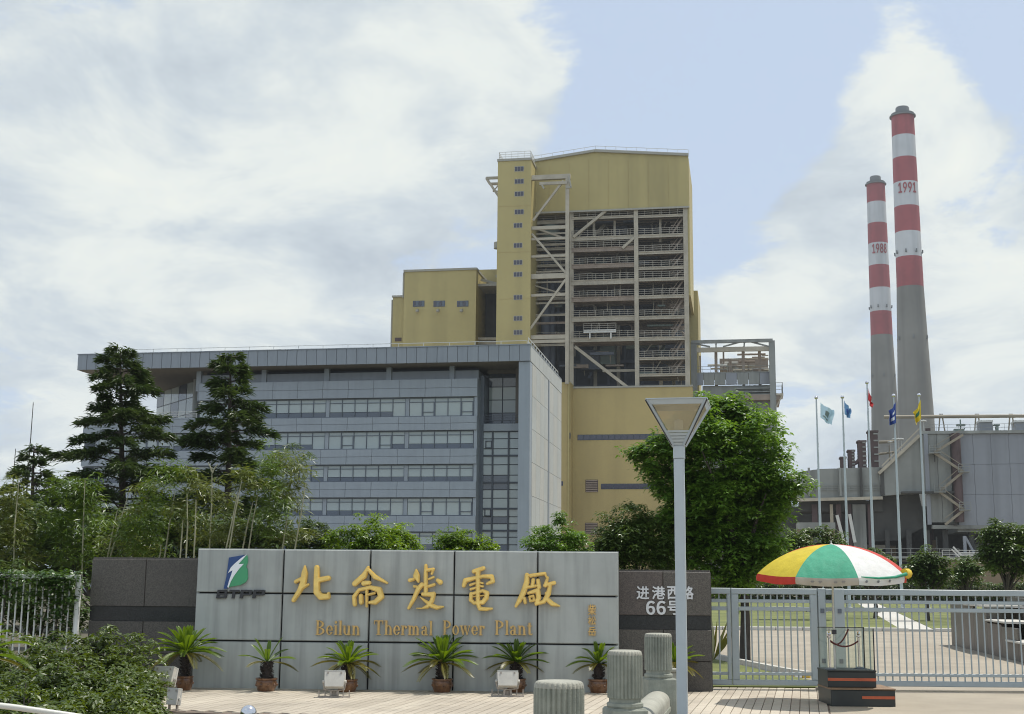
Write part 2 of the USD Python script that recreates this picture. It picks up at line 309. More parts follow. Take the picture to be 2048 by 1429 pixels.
M["fac_panel"] = mat("facade_panel", (0.262, 0.295, 0.325), 0.4, 0.05, 0.5, streak=0.08)
M["fac_panel_b"] = mat("facade_panel_light", (0.272, 0.305, 0.335), 0.4, 0.05, 0.5, streak=0.08)
M["fascia"] = mat("roof_fascia", (0.225, 0.25, 0.275), 0.42, 0.05, 0.4, streak=0.10)
M["fascia_b"] = mat("roof_fascia_light", (0.235, 0.26, 0.285), 0.42, 0.05, 0.4, streak=0.10)
M["soffit"] = mat("soffit", (0.15, 0.135, 0.115), 0.8, 0.1, 0.3)
M["frame_dark"] = mat("window_frame", (0.045, 0.055, 0.07), 0.4, 0.1)
M["frame_mid"] = mat("window_frame_grey", (0.10, 0.12, 0.145), 0.4, 0.1)
M["pane"] = glassy("office_pane", (0.47, 0.54, 0.53), 0.05, 0.35)
M["pane_dark"] = glassy("office_pane_dark", (0.065, 0.085, 0.115), 0.05, 0.3)
M["sidestone"] = mat("side_wall_stone", (0.36, 0.375, 0.355), 0.6, 0.08, 0.25, streak=0.06)
M["sidestone_b"] = mat("side_wall_stone_warm", (0.385, 0.385, 0.35), 0.6, 0.08, 0.25, streak=0.06)
M["plant_grey"] = mat("plant_grey_sheet", (0.225, 0.235, 0.215), 0.6, 0.24, 0.12, streak=0.4)
M["plant_blue"] = mat("plant_blue_sheet", (0.215, 0.23, 0.25), 0.5, 0.10, 0.1, streak=0.25)
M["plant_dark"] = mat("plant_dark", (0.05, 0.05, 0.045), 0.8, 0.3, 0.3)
M["rust"] = mat("rust_sheet", (0.075, 0.05, 0.048), 0.8, 0.35, 0.4)
M["pipe_orange"] = mat("pipe_ochre", (0.23, 0.20, 0.145), 0.6, 0.2, 0.3)
M["chimney_red"] = mat("chimney_red", (0.27, 0.055, 0.06), 0.7, 0.16, 0.06, streak=0.22)
M["chimney_white"] = mat("chimney_white", (0.45, 0.465, 0.47), 0.7, 0.10, 0.06, streak=0.2)
M["chimney_concrete"] = mat("chimney_concrete", (0.165, 0.163, 0.145), 0.85, 0.16, 0.05, streak=0.25)
M["chimney_cap"] = mat("chimney_cap", (0.14, 0.15, 0.15), 0.7, 0.15, 0.1)
M["brick_wall"] = mat("ochre_wall", (0.19, 0.145, 0.09), 0.8, 0.15, 0.4)
M["flag_pale"] = mat("flag_pale_blue", (0.50, 0.66, 0.72), 0.7, 0.05)
M["flag_blue"] = mat("flag_light_blue", (0.16, 0.32, 0.52), 0.7, 0.05)
M["flag_red"] = mat("flag_red", (0.50, 0.03, 0.03), 0.7, 0.05)
M["flag_navy"] = mat("flag_navy", (0.03, 0.07, 0.30), 0.7, 0.05)
M["flag_yellow"] = mat("flag_yellow", (0.70, 0.52, 0.02), 0.7, 0.05)
M["flag_mark"] = mat("flag_green_mark", (0.03, 0.16, 0.10), 0.7, 0.05)
def pane_glass(name, tint, k=0.12):
    n = {"t": ("transparent_bsdf", {"color": tint}), "g": ("glossy_bsdf", {"roughness": 0.03}), "x": ("mix_closure", {"fac": 0.05})}
    return usdkit.material(stage, f"/World/Looks/{name}", n, [("t.BSDF", "x.closure1"), ("g.BSDF", "x.closure2")], surface="x.closure")
M["clear"] = pane_glass("clear_panel", (0.90, 0.935, 0.895))
M["lamp_glass"] = usdkit.material(stage, "/World/Looks/lamp_glass", {"t": ("transparent_bsdf", {"color": (0.95, 0.9, 0.78)}), "d": ("diffuse_bsdf", {"color": (0.55, 0.48, 0.34)}), "a": ("mix_closure", {"fac": 0.22}), "g": ("glossy_bsdf", {"roughness": 0.08}), "x": ("mix_closure", {"fac": 0.06})},
    [("t.BSDF", "a.closure1"), ("d.BSDF", "a.closure2"), ("a.closure", "x.closure1"), ("g.BSDF", "x.closure2")], surface="x.closure")

# ------------------------------------------------------------------ ground, plaza, drive, lawns
def sheet(poly, z, th=None):
    b = MB()
    if th is None:
        v, f = trimesh.creation.triangulate_polygon(poly, engine="earcut"); v = np.column_stack([v, np.full(len(v), z)])
        f = np.asarray(f); n = np.cross(v[f[:, 1]] - v[f[:, 0]], v[f[:, 2]] - v[f[:, 0]])[:, 2]; f[n < 0] = f[n < 0][:, ::-1]
        return b.add(v, f)
    return b.prism(poly, z - th, z, "xy")

struct("ground", MB().add([(-1500, -150, 0), (1500, -150, 0), (1500, 2300, 0), (-1500, 2300, 0)], [(0, 1, 2, 3)]), M["soil"])
GATE_Y = float(G(1645, 1383)[1])             # the line of the gates
PL = Frame(G(1650, 1385), -0.2205)           # the plaza's own grid
pitch, nstrip = 0.127, 82
plaza = thing("plaza", None, None, PL.o, PL.ang, kind="structure")
struct("bedding", box(-nstrip * pitch - 0.05, 0.02, -6.2, 1.9, 0.001, 0.012), M["joint"], plaza)
rng = np.random.default_rng(5)
for i in range(nstrip):
    x1 = -i * pitch - 0.006; x0 = x1 - pitch + 0.011
    far = 1.85 if x1 > -3.2 else 1.0
    b = MB(); y = -6.1 + (0.125 if i % 2 else 0) + rng.uniform(0, 0.02)
    while y < far - 0.05:
        y2 = min(y + 0.25, far); b.cbox(x0, x1, y + 0.002, y2 - 0.002, 0.010, 0.026 + rng.uniform(-0.0015, 0.0015), 0.002); y = y2
    put("paver_row", b, M[("paver", "paver_b", "paver", "paver_c")[rng.integers(0, 4)]], plaza)

a, b_ = (PL.o + PL.e * .022 + PL.d * .1)[:2], (PL.o + PL.e * .022 - PL.d * 6.2)[:2]
struct("forecourt", sheet(Polygon([tuple(a), tuple(b_), (b_[0] - .5, 8), (14, 8), (16, GATE_Y - .13), (a[0] + (GATE_Y - .13 - a[1]) * .2241, GATE_Y - .13)]), 0.016), M["concrete"])
struct("road", sheet(Polygon([(-40, -20), (60, -20), (60, 13.2), (-40, 13.2)]), 0.004), M["concrete"])
lawn_y = G(1700, 1263)[1]
struct("drive", sheet(Polygon([(2.5, GATE_Y + .15), (60, GATE_Y + .15), (60, lawn_y), (2.0, lawn_y), (2.0, GATE_Y + .15)]), 0.008), M["concrete"])
struct("gate_sill", box(float(G(1652, 1380)[0]), 13, GATE_Y - .12, GATE_Y + .14, 0.0, 0.03), M["concrete"])
# lawns behind the drive, with a kerb and a path that runs away to the left
pa, pb, pc, pd = G(1738, 1221, .1)[:2], G(1800, 1258, .1)[:2], G(1866, 1258, .1)[:2], G(1785, 1221, .1)[:2]
hy = 128.0
def lerp(p, q, y): t = (y - p[1]) / (q[1] - p[1]); return (p[0] + (q[0] - p[0]) * t, y)
y0 = lawn_y + 0.25
L0, L1, R0, R1 = lerp(pb, pa, y0), lerp(pb, pa, hy), lerp(pc, pd, y0), lerp(pc, pd, hy)
struct("lawn", sheet(Polygon([(-4, y0), L0, L1, (-8, hy)]), 0.10, 0.1), M["grass"])
struct("lawn", sheet(Polygon([R0, (70, y0), (90, hy), R1]), 0.10, 0.1), M["grass"])
struct("path", sheet(Polygon([L0, R0, R1, L1]), 0.085, 0.085), M["kerb"])
kb = thing("kerb", None, None, (0, 0, 0), kind="structure")
xk = -4.0
while xk < 60:
    if not (L0[0] - 0.1 < xk + .5 < R0[0] + 0.1): put("kerb_stone", MB().cbox(xk + 0.01, xk + 0.99, lawn_y, y0, 0, 0.14, 0.02), M["kerb"], kb)
    xk += 1.0
# the island beside the gate where the big tree stands
isl = Polygon([G(1425, 1335)[:2], G(1432, 1362)[:2], G(1560, 1362)[:2], G(1600, 1356)[:2], G(1545, 1335)[:2]])
q0x = float(G(1622, 1357)[0])
struct("island_bed", sheet(Polygon([(1.9, 22.0), (q0x, 22.0), (q0x - .5, 25), (q0x - 1.15, 31.5), (1.9, 31.5)]), 0.05, 0.05), M["grass"])
ik = thing("island_kerb", None, None, kind="structure")
ky = float(G(1555, 1357)[1]); p, q = np.array([AT(1488, 1357, ky)[0], ky]), np.array([AT(1622, 1357, ky)[0], ky])
for k in range(8):
    s, e = p + (q - p) * k / 8, p + (q - p) * (k + 1) / 8
    put("kerb_stone", MB().cbox(s[0] + .005, e[0] - .005, ky, ky + .13, 0, 0.085, 0.015), M["kerb_yellow" if k % 2 else "kerb_white"], ik)
for k in range(14):
    t = k / 14.0; s = np.array([q[0] - 1.1 * t ** .7, ky + .15 + 9 * t]); e = np.array([q[0] - 1.1 * (t + 1 / 14.) ** .7, ky + .15 + 9 * (t + 1 / 14.)])
    put("kerb_stone", MB().beam((*s, 0.06), (*(s + (e - s) * .98), 0.06), 0.13, 0.12), M["kerb"], ik)
# far ground cover between lawn and plant
struct("yard", sheet(Polygon([(-200, hy + 3), (300, hy + 3), (400, 900), (-400, 900)]), 0.006), M["concrete"])

# ------------------------------------------------------------------ the blue office block
ANG = -0.174
OB = Frame(AT(1057, 1195, 140)[:2], ANG)
ob = thing("office_building", "blue-grey office block with ribbon windows under a long overhanging flat roof", "office building", (OB.o[0], OB.o[1], 0), ANG)
X = lambda px, py=900, y=0.0: OB.x(px, py, y)
Z = lambda py, px=1000, y=0.0: OB.z(px, py, y)
zt, zs = Z(690, 1050), Z(722, 1050)          # roof edge top and underside
xl, xr = X(155, 725), 0.0
DEP = 25.5
put("roof_slab", box(xl + .1, xr - .1, 0.15, DEP - .1, zs + 0.12, zt - 0.12), M["fascia"], ob)
put("soffit", box(xl + .05, xr - 1.0, 0.12, DEP - 5, zs - 0.02, zs + 0.11), M["soffit"], ob)
n = 46; w = (xr - xl) / n
for i in range(n):
    put("fascia_panel", MB().cbox(xl + i * w + .02, xl + (i + 1) * w - .02, 0, 0.14, zs, zt, 0.015), M["fascia_b" if (i * 7) % 5 < 2 else "fascia"], ob)
for i in range(16):
    put("fascia_panel", box(xl - .001, xl + .09, 0.16 + i * 1.55, 0.16 + i * 1.55 + 1.5, zs, zt), M["fascia"], ob)
put("roof_coping", box(xl - .06, xr + .06, -0.06, DEP, zt + 0.002, zt + 0.10), M["fascia_b"], ob)
put("roof_railing", rail_mesh([(xl + 3, 1.0, zt + .1), (xr - .5, 1.0, zt + .1)], 0.55, 3.0, 0.05, 1), M["white_paint"], ob)
put("side_railing", rail_mesh([(xr - .4, 1.2, zt + .1), (xr - .4, DEP - 0.5, zt + .1)], 0.9, 2.0, 0.06, 2), M["white_paint"], ob)
# solid body behind everything that shows
yp = 1.6                                       # front of the panelled wall
xp0, xp1 = X(160, 950, yp), X(953, 900, yp)
xa = X(393, 800, yp)
zp = Z(757, 950, yp); ztl = Z(838, 260, yp)    # its top, and the terrace further left
zz0, zz1 = Z(793, 945, yp) + .02, Z(862, 945, yp)
put("core_wall", MB().box(xa, xp1 - .1, yp + 1.1, DEP, 0, zs - .5).box(xp0 + .2, xa, yp + 0.7, DEP, 0, ztl - .6).box(xp1 - 0.1, -0.7, 6.5, DEP, 0, zs - .5).box(xa, xp1 - .4, yp + .16, yp + .3, zz0, zp).box(xp0 + .2, xp1 - .4, yp + .62, yp + .7, 0, zz1), M["fascia"], ob)
put("terrace_floor", box(xp0, xa, yp + .1, DEP, ztl - .55, ztl - .35), M["soffit"], ob)
put("terrace_railing", rail_mesh([(xp0 + .3, yp + .3, ztl), (xa, yp + .3, ztl)], 0.75, 2.2, 0.05, 3), M["white_paint"], ob)
put("plate_side", box(xp1 - .35, xp1, yp + .16, yp + 4.8, 0, zp), M["fac_panel"], ob)
# rows of the wall: spandrels and ribbon windows, read off its right end
rows = [793, 832, 860, 897, 928, 963, 995, 1032, 1064, 1100, 1131, 1168]
zz = [Z(v, 945, yp) for v in rows]
bay = (xp1 - X(645, 800, yp)) / 6.0            # one panel is one sixth
nb = int(math.ceil((xp1 - xp0) / bay))
def spandrel(z0, z1, nrow, left):
    for k in range(nb):
        x1 = xp1 - k * bay; x0 = max(x1 - bay, left)
        if x1 - left < 0.3: break
        for r in range(nrow):
            a, c = z0 + (z1 - z0) * r / nrow, z0 + (z1 - z0) * (r + 1) / nrow
            put("cladding_panel", MB().cbox(x0 + .014, x1 - .014, yp, yp + .15, a + .014, c - .014, .01), M["fac_panel_b" if (k * 5 + r * 3) % 7 < 3 else "fac_panel"], ob)
spandrel(zz[0], zp, 2, xa)
for i in range(1, len(rows) - 1, 2): spandrel(zz[i + 1], zz[i], 2, xp0)
spandrel(ztl - 0.9, ztl, 1, xp0) if False else None
put("terrace_wall", MB().cbox(xp0, xa, yp, yp + .6, zz[1], ztl, .02), M["fac_panel"], ob)
rng = np.random.default_rng(3)
for i in range(0, len(rows) - 1, 2):
    z1, z0 = zz[i], zz[i + 1]; left = xa if i == 0 else xp0
    hh = z1 - z0; yg = yp + 0.42; pw = bay / 2.02
    wd = put("window_ribbon", MB().box(left, xp1 - .4, yg + .10, yg + .2, z0, z1), M["frame_dark"], ob)
    fr = MB(); fr.box(left, xp1 - .02, yg - .10, yg + .05, z1 - .12, z1).box(left, xp1 - .02, yg - .10, yg + .05, z0, z0 + .10).box(left, xp1 - .4, yg - .06, yg + .04, z1 - hh * .26, z1 - hh * .26 + .08)
    x = xp1 - .45; k = 0
    while x - pw > left:
        solid = rng.random() < 0.12
        pier = (k % 6 == 5)
        if pier:
            put("pier", box(x - 0.42, x, yg - .08, yg + .08, z0, z1), M["fac_panel_b"], ob); x -= 0.44
        if x - pw < left: break
        fr.box(x - .035, x + .035, yg - .08, yg + .04, z0, z1)
        group = (k // 6 + i) % 3
        put("pane", box(x - pw + .05, x - .05, yg, yg + .03, z0 + hh * (0.30 if group else .05), z1 - hh * .24), M["pane"], wd)
        put("pane", box(x - pw + .05, x - .05, yg, yg + .03, z1 - hh * .22, z1 - .12), M["pane"], wd)
        if group: put("pane", box(x - pw + .05, x - .05, yg + .01, yg + .03, z0 + .1, z0 + hh * .28), M["pane_dark"], wd)
        elif k % 3 == 0:
            fr.box(x - pw + .08, x - .08, yg - .08, yg - .02, z0 + hh * .22, z0 + hh * .22 + .08); fr.box(x - pw + .05, x - pw + .15, yg - .08, yg - .02, z0 + .1, z1 - hh * .26); fr.box(x - .15, x - .05, yg - .08, yg - .02, z0 + .1, z1 - hh * .26)
        x -= pw; k += 1
    put("frame", fr, M["frame_mid"], wd)
# clerestory between wall top and roof, with its columns
yc = yp + 2.6
cl = put("clerestory", box(xa, xp1 - .4, yc + .1, yc + .3, zp - 1.5, zs), M["frame_dark"], ob)
k = 0; x = xa + 0.3
while x < xp1 - 2.6:
    put("pane", box(x + .06, x + 2.1, yc, yc + .05, zp - 1.4, zs - .75), M["pane_dark"], cl); x += 2.2
put("clerestory_rail", box(xa, xp1 - .4, yc - .12, yc - .02, zs - .72, zs - .52), M["frame_mid"], ob)
for px in (400, 530, 655, 779, 905):
    xx = X(px, 745, yp + 1.2); put("roof_column", box(xx - .28, xx + .28, yp + .9, yp + 1.5, zp - .8, zs), M["fac_panel_b"], ob)
# angled glass of the upper floor on the left, set back under the roof
g0, g1 = np.array([OB.x(391, 790, 9.5), 9.5]), np.array([OB.x(316, 790, 19.0), 19.0])
gw = put("terrace_glazing", MB().beam((*g0, (ztl - .3 + zs) / 2), (*g1, (ztl - .3 + zs) / 2), 0.1, zs - ztl + .3), M["frame_mid"], ob)
nrm = np.array([-(g1 - g0)[1], (g1 - g0)[0]]); nrm /= np.linalg.norm(nrm)
for k in range(5):
    for r in range(3):
        s, e = g0 + (g1 - g0) * (k + .03) / 5 + nrm * .1, g0 + (g1 - g0) * (k + .97) / 5 + nrm * .1
        zl = ztl - .3 + (zs - ztl + .3) * (r + .03) / 3; zh = ztl - .3 + (zs - ztl + .3) * (r + .97) / 3
        put("pane", MB().beam((*s, (zl + zh) / 2), (*e, (zl + zh) / 2), .05, zh - zl), M["pane" if (r + k) % 3 else "pane_dark"], gw)
put("terrace_column", MB().tube([(OB.x(393, 790, 8.5), 8.5, ztl - .3), (OB.x(393, 790, 8.5), 8.5, zs)], .42, 16), M["sidestone"], ob, smooth=40)
# stair bay on the right
xb0, xb1 = xp1 + 0.05, X(1040, 900, yp)
yb = 3.6
zb1, zb0 = Z(848, 1000, yb), Z(863, 1000, yb)
zb2 = Z(742, 1000, yb)
put("bay_side_wall", box(xb0 - .1, xb0 + .35, yb - 0.1, 6.4, 0, zs - 1.0), M["frame_mid"], ob)
put("bay_spandrel", MB().cbox(xb0 + .36, xb1, yb - .3, yb + 2.6, zb0, zb1, .03), M["fac_panel"], ob)
ub = put("balcony_glazing", box(xb0 + .36, xb1, yb + 2.4, yb + 2.6, zb1, zs - .02), M["frame_dark"], ob)
cols3 = [xb0 + .4, xb0 + (xb1 - xb0) * .42, xb0 + (xb1 - xb0) * .8, xb1]
for k in range(3):
    nr = 4; H = (zb2 - zb1)
    for r in range(nr):
        put("pane", box(cols3[k] + .06, cols3[k + 1] - .06, yb + 2.3, yb + 2.38, zb1 + H * r / nr + .05, zb1 + H * (r + 1) / nr - .05), M["pane" if r in (2, 1) else "pane_dark"], ub)
put("balcony_railing", rail_mesh([(xb0 + .4, yb - .15, zb1), (xb1 - .1, yb - .15, zb1)], .95, 1.0, .05, 3), M["frame_dark"], ob)
put("bay_top_beam", box(xb0 + .3, xb1, yb + 2.0, yb + 2.7, zb2, zs - .02), M["soffit"], ob)
put("bay_pier", box(xb1 - 1.0, xb1 - .5, yb + .6, yb + 1.1, zb1, zs), M["soffit"], ob)
cw = put("curtain_wall", box(xb0 + .36, xb1, yb + .12, yb + .3, 0, zb0), M["frame_dark"], ob)
colw = [X(958, 950, yb), X(985, 950, yb), X(1017, 950, yb), xb1]
tr = [863, 878, 898, 912, 930, 951, 966, 980, 997, 1018, 1034, 1048, 1062, 1075, 1090, 1110, 1130, 1150, 1170]
fr = MB()
for i in range(len(tr) - 1):
    za, zc = Z(tr[i + 1], 1000, yb), Z(tr[i], 1000, yb)
    dark = tr[i] in (951, 966, 1034, 1090)
    for k in range(3):
        put("pane", box(colw[k] + .07, colw[k + 1] - .07, yb, yb + .06, za + .05, zc - .05), M["pane_dark" if dark and k < 2 else "pane"], cw)
    if i % 3 == 0: fr.box(xb0 + .36, xb1, yb - .12, yb - .02, zc - .1, zc + .1)
for xx in colw[1:3]: fr.box(xx - .09, xx + .09, yb - .14, yb - .02, 0, zb0)
for px, py in ((975, 890), (973, 1026)):
    x0, x1 = X(px - 4, py, yb), X(px + 9, py, yb); za, zc = Z(py + 7, px, yb), Z(py - 8, px, yb)
    fr.box(x0, x1, yb - .1, yb - .03, za, za + .1).box(x0, x1, yb - .1, yb - .03, zc - .1, zc).box(x0, x0 + .1, yb - .1, yb - .03, za, zc).box(x1 - .1, x1, yb - .1, yb - .03, za, zc)
put("frame", fr, M["frame_dark"], cw)
# the pier at the corner and the stone side wall
put("corner_pier", MB().cbox(xb1 + .02, -0.02, 0.2, 1.6, 0, zs - .02, .04), M["fac_panel"], ob)
put("side_wall_core", box(-.9, -0.06, 1.7, DEP, 0, zs + .1), M["frame_mid"], ob)
groove = 14.2
ystart = 1.62
for (ya, ybk) in ((ystart, groove - .5), (groove + .5, DEP)):
    nn = 4 if ya == ystart else 3
    for k in range(nn):
        for r in range(7):
            p0, p1 = ya + (ybk - ya) * k / nn, ya + (ybk - ya) * (k + 1) / nn
            h0, h1 = zs * r / 7, zs * (r + 1) / 7
            put("stone_panel", box(-.055, 0.0, p0 + .02, p1 - .02, h0 + .02, h1 - .02), M["sidestone_b" if (k * 3 + r * 5) % 7 < 3 else "sidestone"], ob)
for k in range(8):
    p0, p1 = 0.2 + (DEP - .2) * k / 8, 0.2 + (DEP - .2) * (k + 1) / 8
    put("side_fascia_panel", box(-.09, 0.03, p0 + .02, p1 - .02, zs + .02, zt), M["sidestone"], ob)
put("side_groove", box(-.05, 0.06, groove - .42, groove + .42, 0, zs), M["fascia"], ob)

# ------------------------------------------------------------------ boiler house
BH = Frame(AT(1057, 1190, 254)[:2], ANG)
bh = thing("boiler_house", "tall yellow boiler house with open steel floors and a windowed stair tower", "power plant", (BH.o[0], BH.o[1], 0), ANG)
X = lambda px, py=600, y=0.0: BH.x(px, py, y)
Z = lambda py, px=1200, y=0.0: BH.z(px, py, y)
YM = 6.0                                     # main front stands back from the stair tower
tx0, tx1 = X(994, 500), 0.0
tz = Z(322, 1030)
tw = put("stair_tower", box(tx0, tx1, 0, 14, 0, tz), M["yellow_clad"], bh)
put("tower_coping", box(tx0 - .15, tx1 + .15, -.15, 14.1, tz + .002, tz + .5), M["roof_trim"], tw)
put("tower_railing", rail_mesh([(tx0 + .2, 12, tz + .5), (tx0 + .2, .2, tz + .5), (tx1 - .2, .2, tz + .5), (tx1 - .2, 12, tz + .5)], 1.5, 1.2, .07, 3), M["white_paint"], tw)
for py in (338, 363, 388, 424, 451, 491, 525, 549, 595, 637, 665):
    xa_, xb_ = X(1029 if py < 450 else 1027, py), X(1048 if py < 450 else 1045, py); za, zc = Z(py + 5.5, 1038), Z(py - 5, 1038)
    wn = put("window", box(xa_, xb_, -.02, .05, za, zc), M["roof_trim"], bh)
    for k in range(3):
        put("pane", box(xa_ + .12 + (xb_ - xa_ - .12) * k / 3, xa_ + (xb_ - xa_ - .12) * (k + 1) / 3, -.06, -.025, za + .12, zc - .12), M["win_dark"], wn)
for k in range(1, 9):
    put("cladding_joint", box(tx0 + .1, tx1 - .1, -.03, -.003, tz * k / 9, tz * k / 9 + .10), M["yellow_clad_b"], bh)
# main cladding, gabled top
xm0, xm1 = X(1060, 420, YM), X(1377, 360, YM)
xap = X(1190, 306, YM)
top = [(xm0, Z(326, 1062, YM)), (xap, Z(305, 1190, YM)), (xm1, Z(313, 1376, YM))]
zc0 = Z(413, 1375, YM)
DB = 20
put("upper_cladding", MB().prism(Polygon([(xm0, zc0), (xm1, zc0), *[top[2], top[1], top[0]]]), YM, YM + DB), M["yellow_clad"], bh)
put("roof_edge", MB().beam((xm0, YM - .1, top[0][1] + .25), (xap, YM - .1, top[1][1] + .25), .6, .5).beam((xap, YM - .1, top[1][1] + .25), (xm1 + .1, YM - .1, top[2][1] + .25), .6, .5), M["roof_trim"], bh)
put("roof_railing", rail_mesh([(xm0, YM + 1, top[0][1] + .3), (xap, YM + 1, top[1][1] + .3), (xm1, YM + 1, top[2][1] + .3)], 1.4, 2.2, .07, 2), M["white_paint"], bh)
for k in range(1, 8):
    xx = xm0 + (xm1 - xm0) * k / 8
    put("cladding_seam", box(xx - .04, xx + .04, YM - .04, YM - .003, zc0 + .1, top[1][1] - 1.5 - abs(xx - xap) * .09), M["yellow_clad_b"], bh)
put("cladding_drip", box(xm0, xm1 + .1, YM - .2, YM - .02, zc0 - .35, zc0 + .02), M["roof_trim"], bh)
put("side_cladding", box(xm1 - .5, xm1 + .06, YM + .5, YM + DB, Z(590, 1380, YM), top[2][1] - .3), M["yellow_clad"], bh)
xside = X(1386, 640, YM)
put("rear_cladding", box(xm1 - 9, xm1 + .9, YM + DB + .5, YM + DB + 18, 0, Z(585, 1385, YM + 22)), M["yellow_clad"], bh)
# base wall
zb = Z(775, 1300, YM)
xbr = X(1385, 780, YM)
bw = put("base_wall", box(X(1142, 900, YM), xbr, YM, YM + 44, 0, zb), M["yellow_clad_b"], bh)
xlb = X(1100, 900, 2.0)
put("base_annex", box(xlb, X(1141, 850, 2.0), 2.0, 24, 0, Z(765, 1130, 2)), M["yellow_clad_b"], bh)
put("base_coping", box(X(1142, 900, YM), xbr + .1, YM - .15, YM + 1, zb + .002, zb + .35), M["roof_trim"], bh)
def band(px0, px1, py0, py1, n, y=YM):
    a_, b2, z0, z1 = X(px0, py0, y), X(px1, py0, y), Z(py1, px0, y), Z(py0, px0, y)
    wn = put("window", box(a_, b2, y - .05, y + .05, z0, z1), M["frame_dark"], bh)
    for k in range(n): put("pane", box(a_ + (b2 - a_) * k / n + .08, a_ + (b2 - a_) * (k + 1) / n - .08, y - .1, y - .055, z0 + .1, z1 - .1), M["win_dark"], wn)
band(1155, 1330, 870, 881, 14); band(1202, 1330, 968, 979, 10)
for q in ((1171, 1196, 960, 985), (1170, 1195, 1046, 1070)): 
    wn = put("louvre", box(X(q[0], 960, YM), X(q[1], 960, YM), YM - .06, YM + .05, Z(q[3], q[0], YM), Z(q[2], q[0], YM)), M["rust"], bh)
    for k in range(7):
        zq = Z(q[3], q[0], YM) + (Z(q[2], q[0], YM) - Z(q[3], q[0], YM)) * (k + .5) / 7; put("slat", box(X(q[0] + 1, 960, YM), X(q[1] - 1, 960, YM), YM - .16, YM - .065, zq - .1, zq + .08), M["steel_rust"], wn)
for q in ((1118, 1126, 963, 972), (1136, 1141, 866, 878)): band(*q, 1, 2.0)
put("downpipe", MB().tube([(X(1136, 900, 2), 1.8, 0), (X(1138, 800, 2), 1.8, Z(766, 1130, 2))], .16, 8), M["yellow_clad"], bh)
# steel columns
colz = zc0
def column(px, w, y, z0=zb, z1=zc0, name="column", m="steel"):
    xx = X(px, 600, y); put(name, MB().box(xx - w / 2, xx + w / 2, y, y + .12, z0, z1).box(xx - w / 2, xx + w / 2, y + w * .8, y + w * .8 + .12, z0, z1).box(xx - .12, xx + .12, y + .12, y + w * .8, z0, z1), M[m], bh)
    return xx
c1 = column(1143, .8, YM + .5); c2 = column(1273, .85, YM + .2); c3 = column(1373, .9, YM + .3, Z(775, 1300, YM))
for px in (1188, 1230, 1322): column(px, .45, YM + 2.5, Z(478, px, YM), zc0)
column(1190, .7, YM + 12); column(1236, .7, YM + 12); column(1320, .7, YM + 11); column(1345, .6, YM + 8)
# floors: edge beam, slab and railing of each level in each bay
def level(pxa, pya, pxb, pyb, h, depth, y=YM + .35, rail=True, m="steel", slab=True, slabm="slab", rstep=1.6):
    (xa_, za), (xb_, zb_) = BH.px(pxa, pya, y), BH.px(pxb, pyb, y); z = (za + zb_) / 2; h = h * .72
    put("floor_beam", MB().box(xa_, xb_, y, y + .25, z - h / 2, z - h / 2 + .18).box(xa_, xb_, y, y + .25, z + h / 2 - .18, z + h / 2).box(xa_, xb_, y + .1, y + .18, z - h / 2, z + h / 2), M[m], bh)
    if slab: put("floor_slab", box(xa_, xb_, y + .3, y + depth * .55, z + h / 2 - .3, z + h / 2 - .02), M[slabm], bh)
    if slab and depth > 5:
        jb = MB()
        for k in range(1, 4): jb.box(xa_, xb_, y + depth * k / 7, y + depth * k / 7 + .3, z - h / 4, z + h / 2 - .3)
        put("joist", jb, M["steel_rust"], bh)
    if rail: put("railing", rail_mesh([(xa_, y + .1, z + h / 2), (xb_, y + .1, z + h / 2)], 1.25, rstep, .07, 3), M["rail_paint"], bh)
for pa_, pb_, hh in ((433, 431, .8), (473, 470, 1.0), (506, 504, .9), (537, 535, .9), (560, 557, 1.0), (595, 592, 1.0), (637, 633, 1.0), (679, 676, 1.1), (718, 716, .8), (751, 749, .8)):
    level(1273, pa_, 1372, pb_, hh, 14)
for pa_, pb_, hh, mm in ((437, 433, .8, "steel"), (478, 474, 1.2, "steel"), (500, 497, 1.3, "steel_rust"), (533, 530, 1.3, "steel_rust"), (566, 562, 1.5, "steel"), (600, 596, 1.4, "steel_rust"), (640, 635, 1.5, "steel"), (681, 677, 1.3, "steel")):
    level(1143, pa_, 1272, pb_, hh, 14, m=mm)
for pa_, hh in ((446, 1.1), (457, .5), (469, .5), (491, .6), (500, .8), (512, .6), (521, .6), (533, .8), (545, .5), (556, 1.0), (566, .5), (590, .6), (599, .8), (608, .5), (632, .6), (648, .6), (672, .7), (682, .9), (692, .6)):
    level(1064, pa_, 1135, pa_ - 3, hh, 9, y=YM + (1.0 if hh < .7 else 2.0), rail=hh >= .8, m="steel_rust" if int(pa_) % 3 == 0 else "steel", slab=hh >= .8, rstep=2.2)
level(1167, 664, 1232, 661, .9, 2.5, y=YM - .4, m="white_paint")
put("platform_leg", MB().box(X(1178, 670, YM - .4), X(1181, 670, YM - .4), YM - .3, YM, Z(678, 1180, YM), Z(664, 1180, YM)).box(X(1220, 670, YM - .4), X(1223, 670, YM - .4), YM - .3, YM, Z(678, 1220, YM), Z(664, 1220, YM)), M["white_paint"], bh)
def brace(p, q, w=.7, y=YM + .3, m="steel", name="brace"):
    (xa_, za), (xb_, zb_) = BH.px(*p, y), BH.px(*q, y); put(name, MB().beam((xa_, y, za), (xb_, y, zb_), w, w, up=(0, 1, 0)), M[m], bh)
brace((1150, 694), (1256, 776), .6); brace((1147, 475), (1212, 422), .55); brace((1245, 497), (1268, 476), .5); brace((1190, 470), (1215, 446), .6, YM + 6)
brace((1130, 478), (1066, 455), .4, YM - .5); brace((1064, 570), (1130, 590), .3, YM + .2)
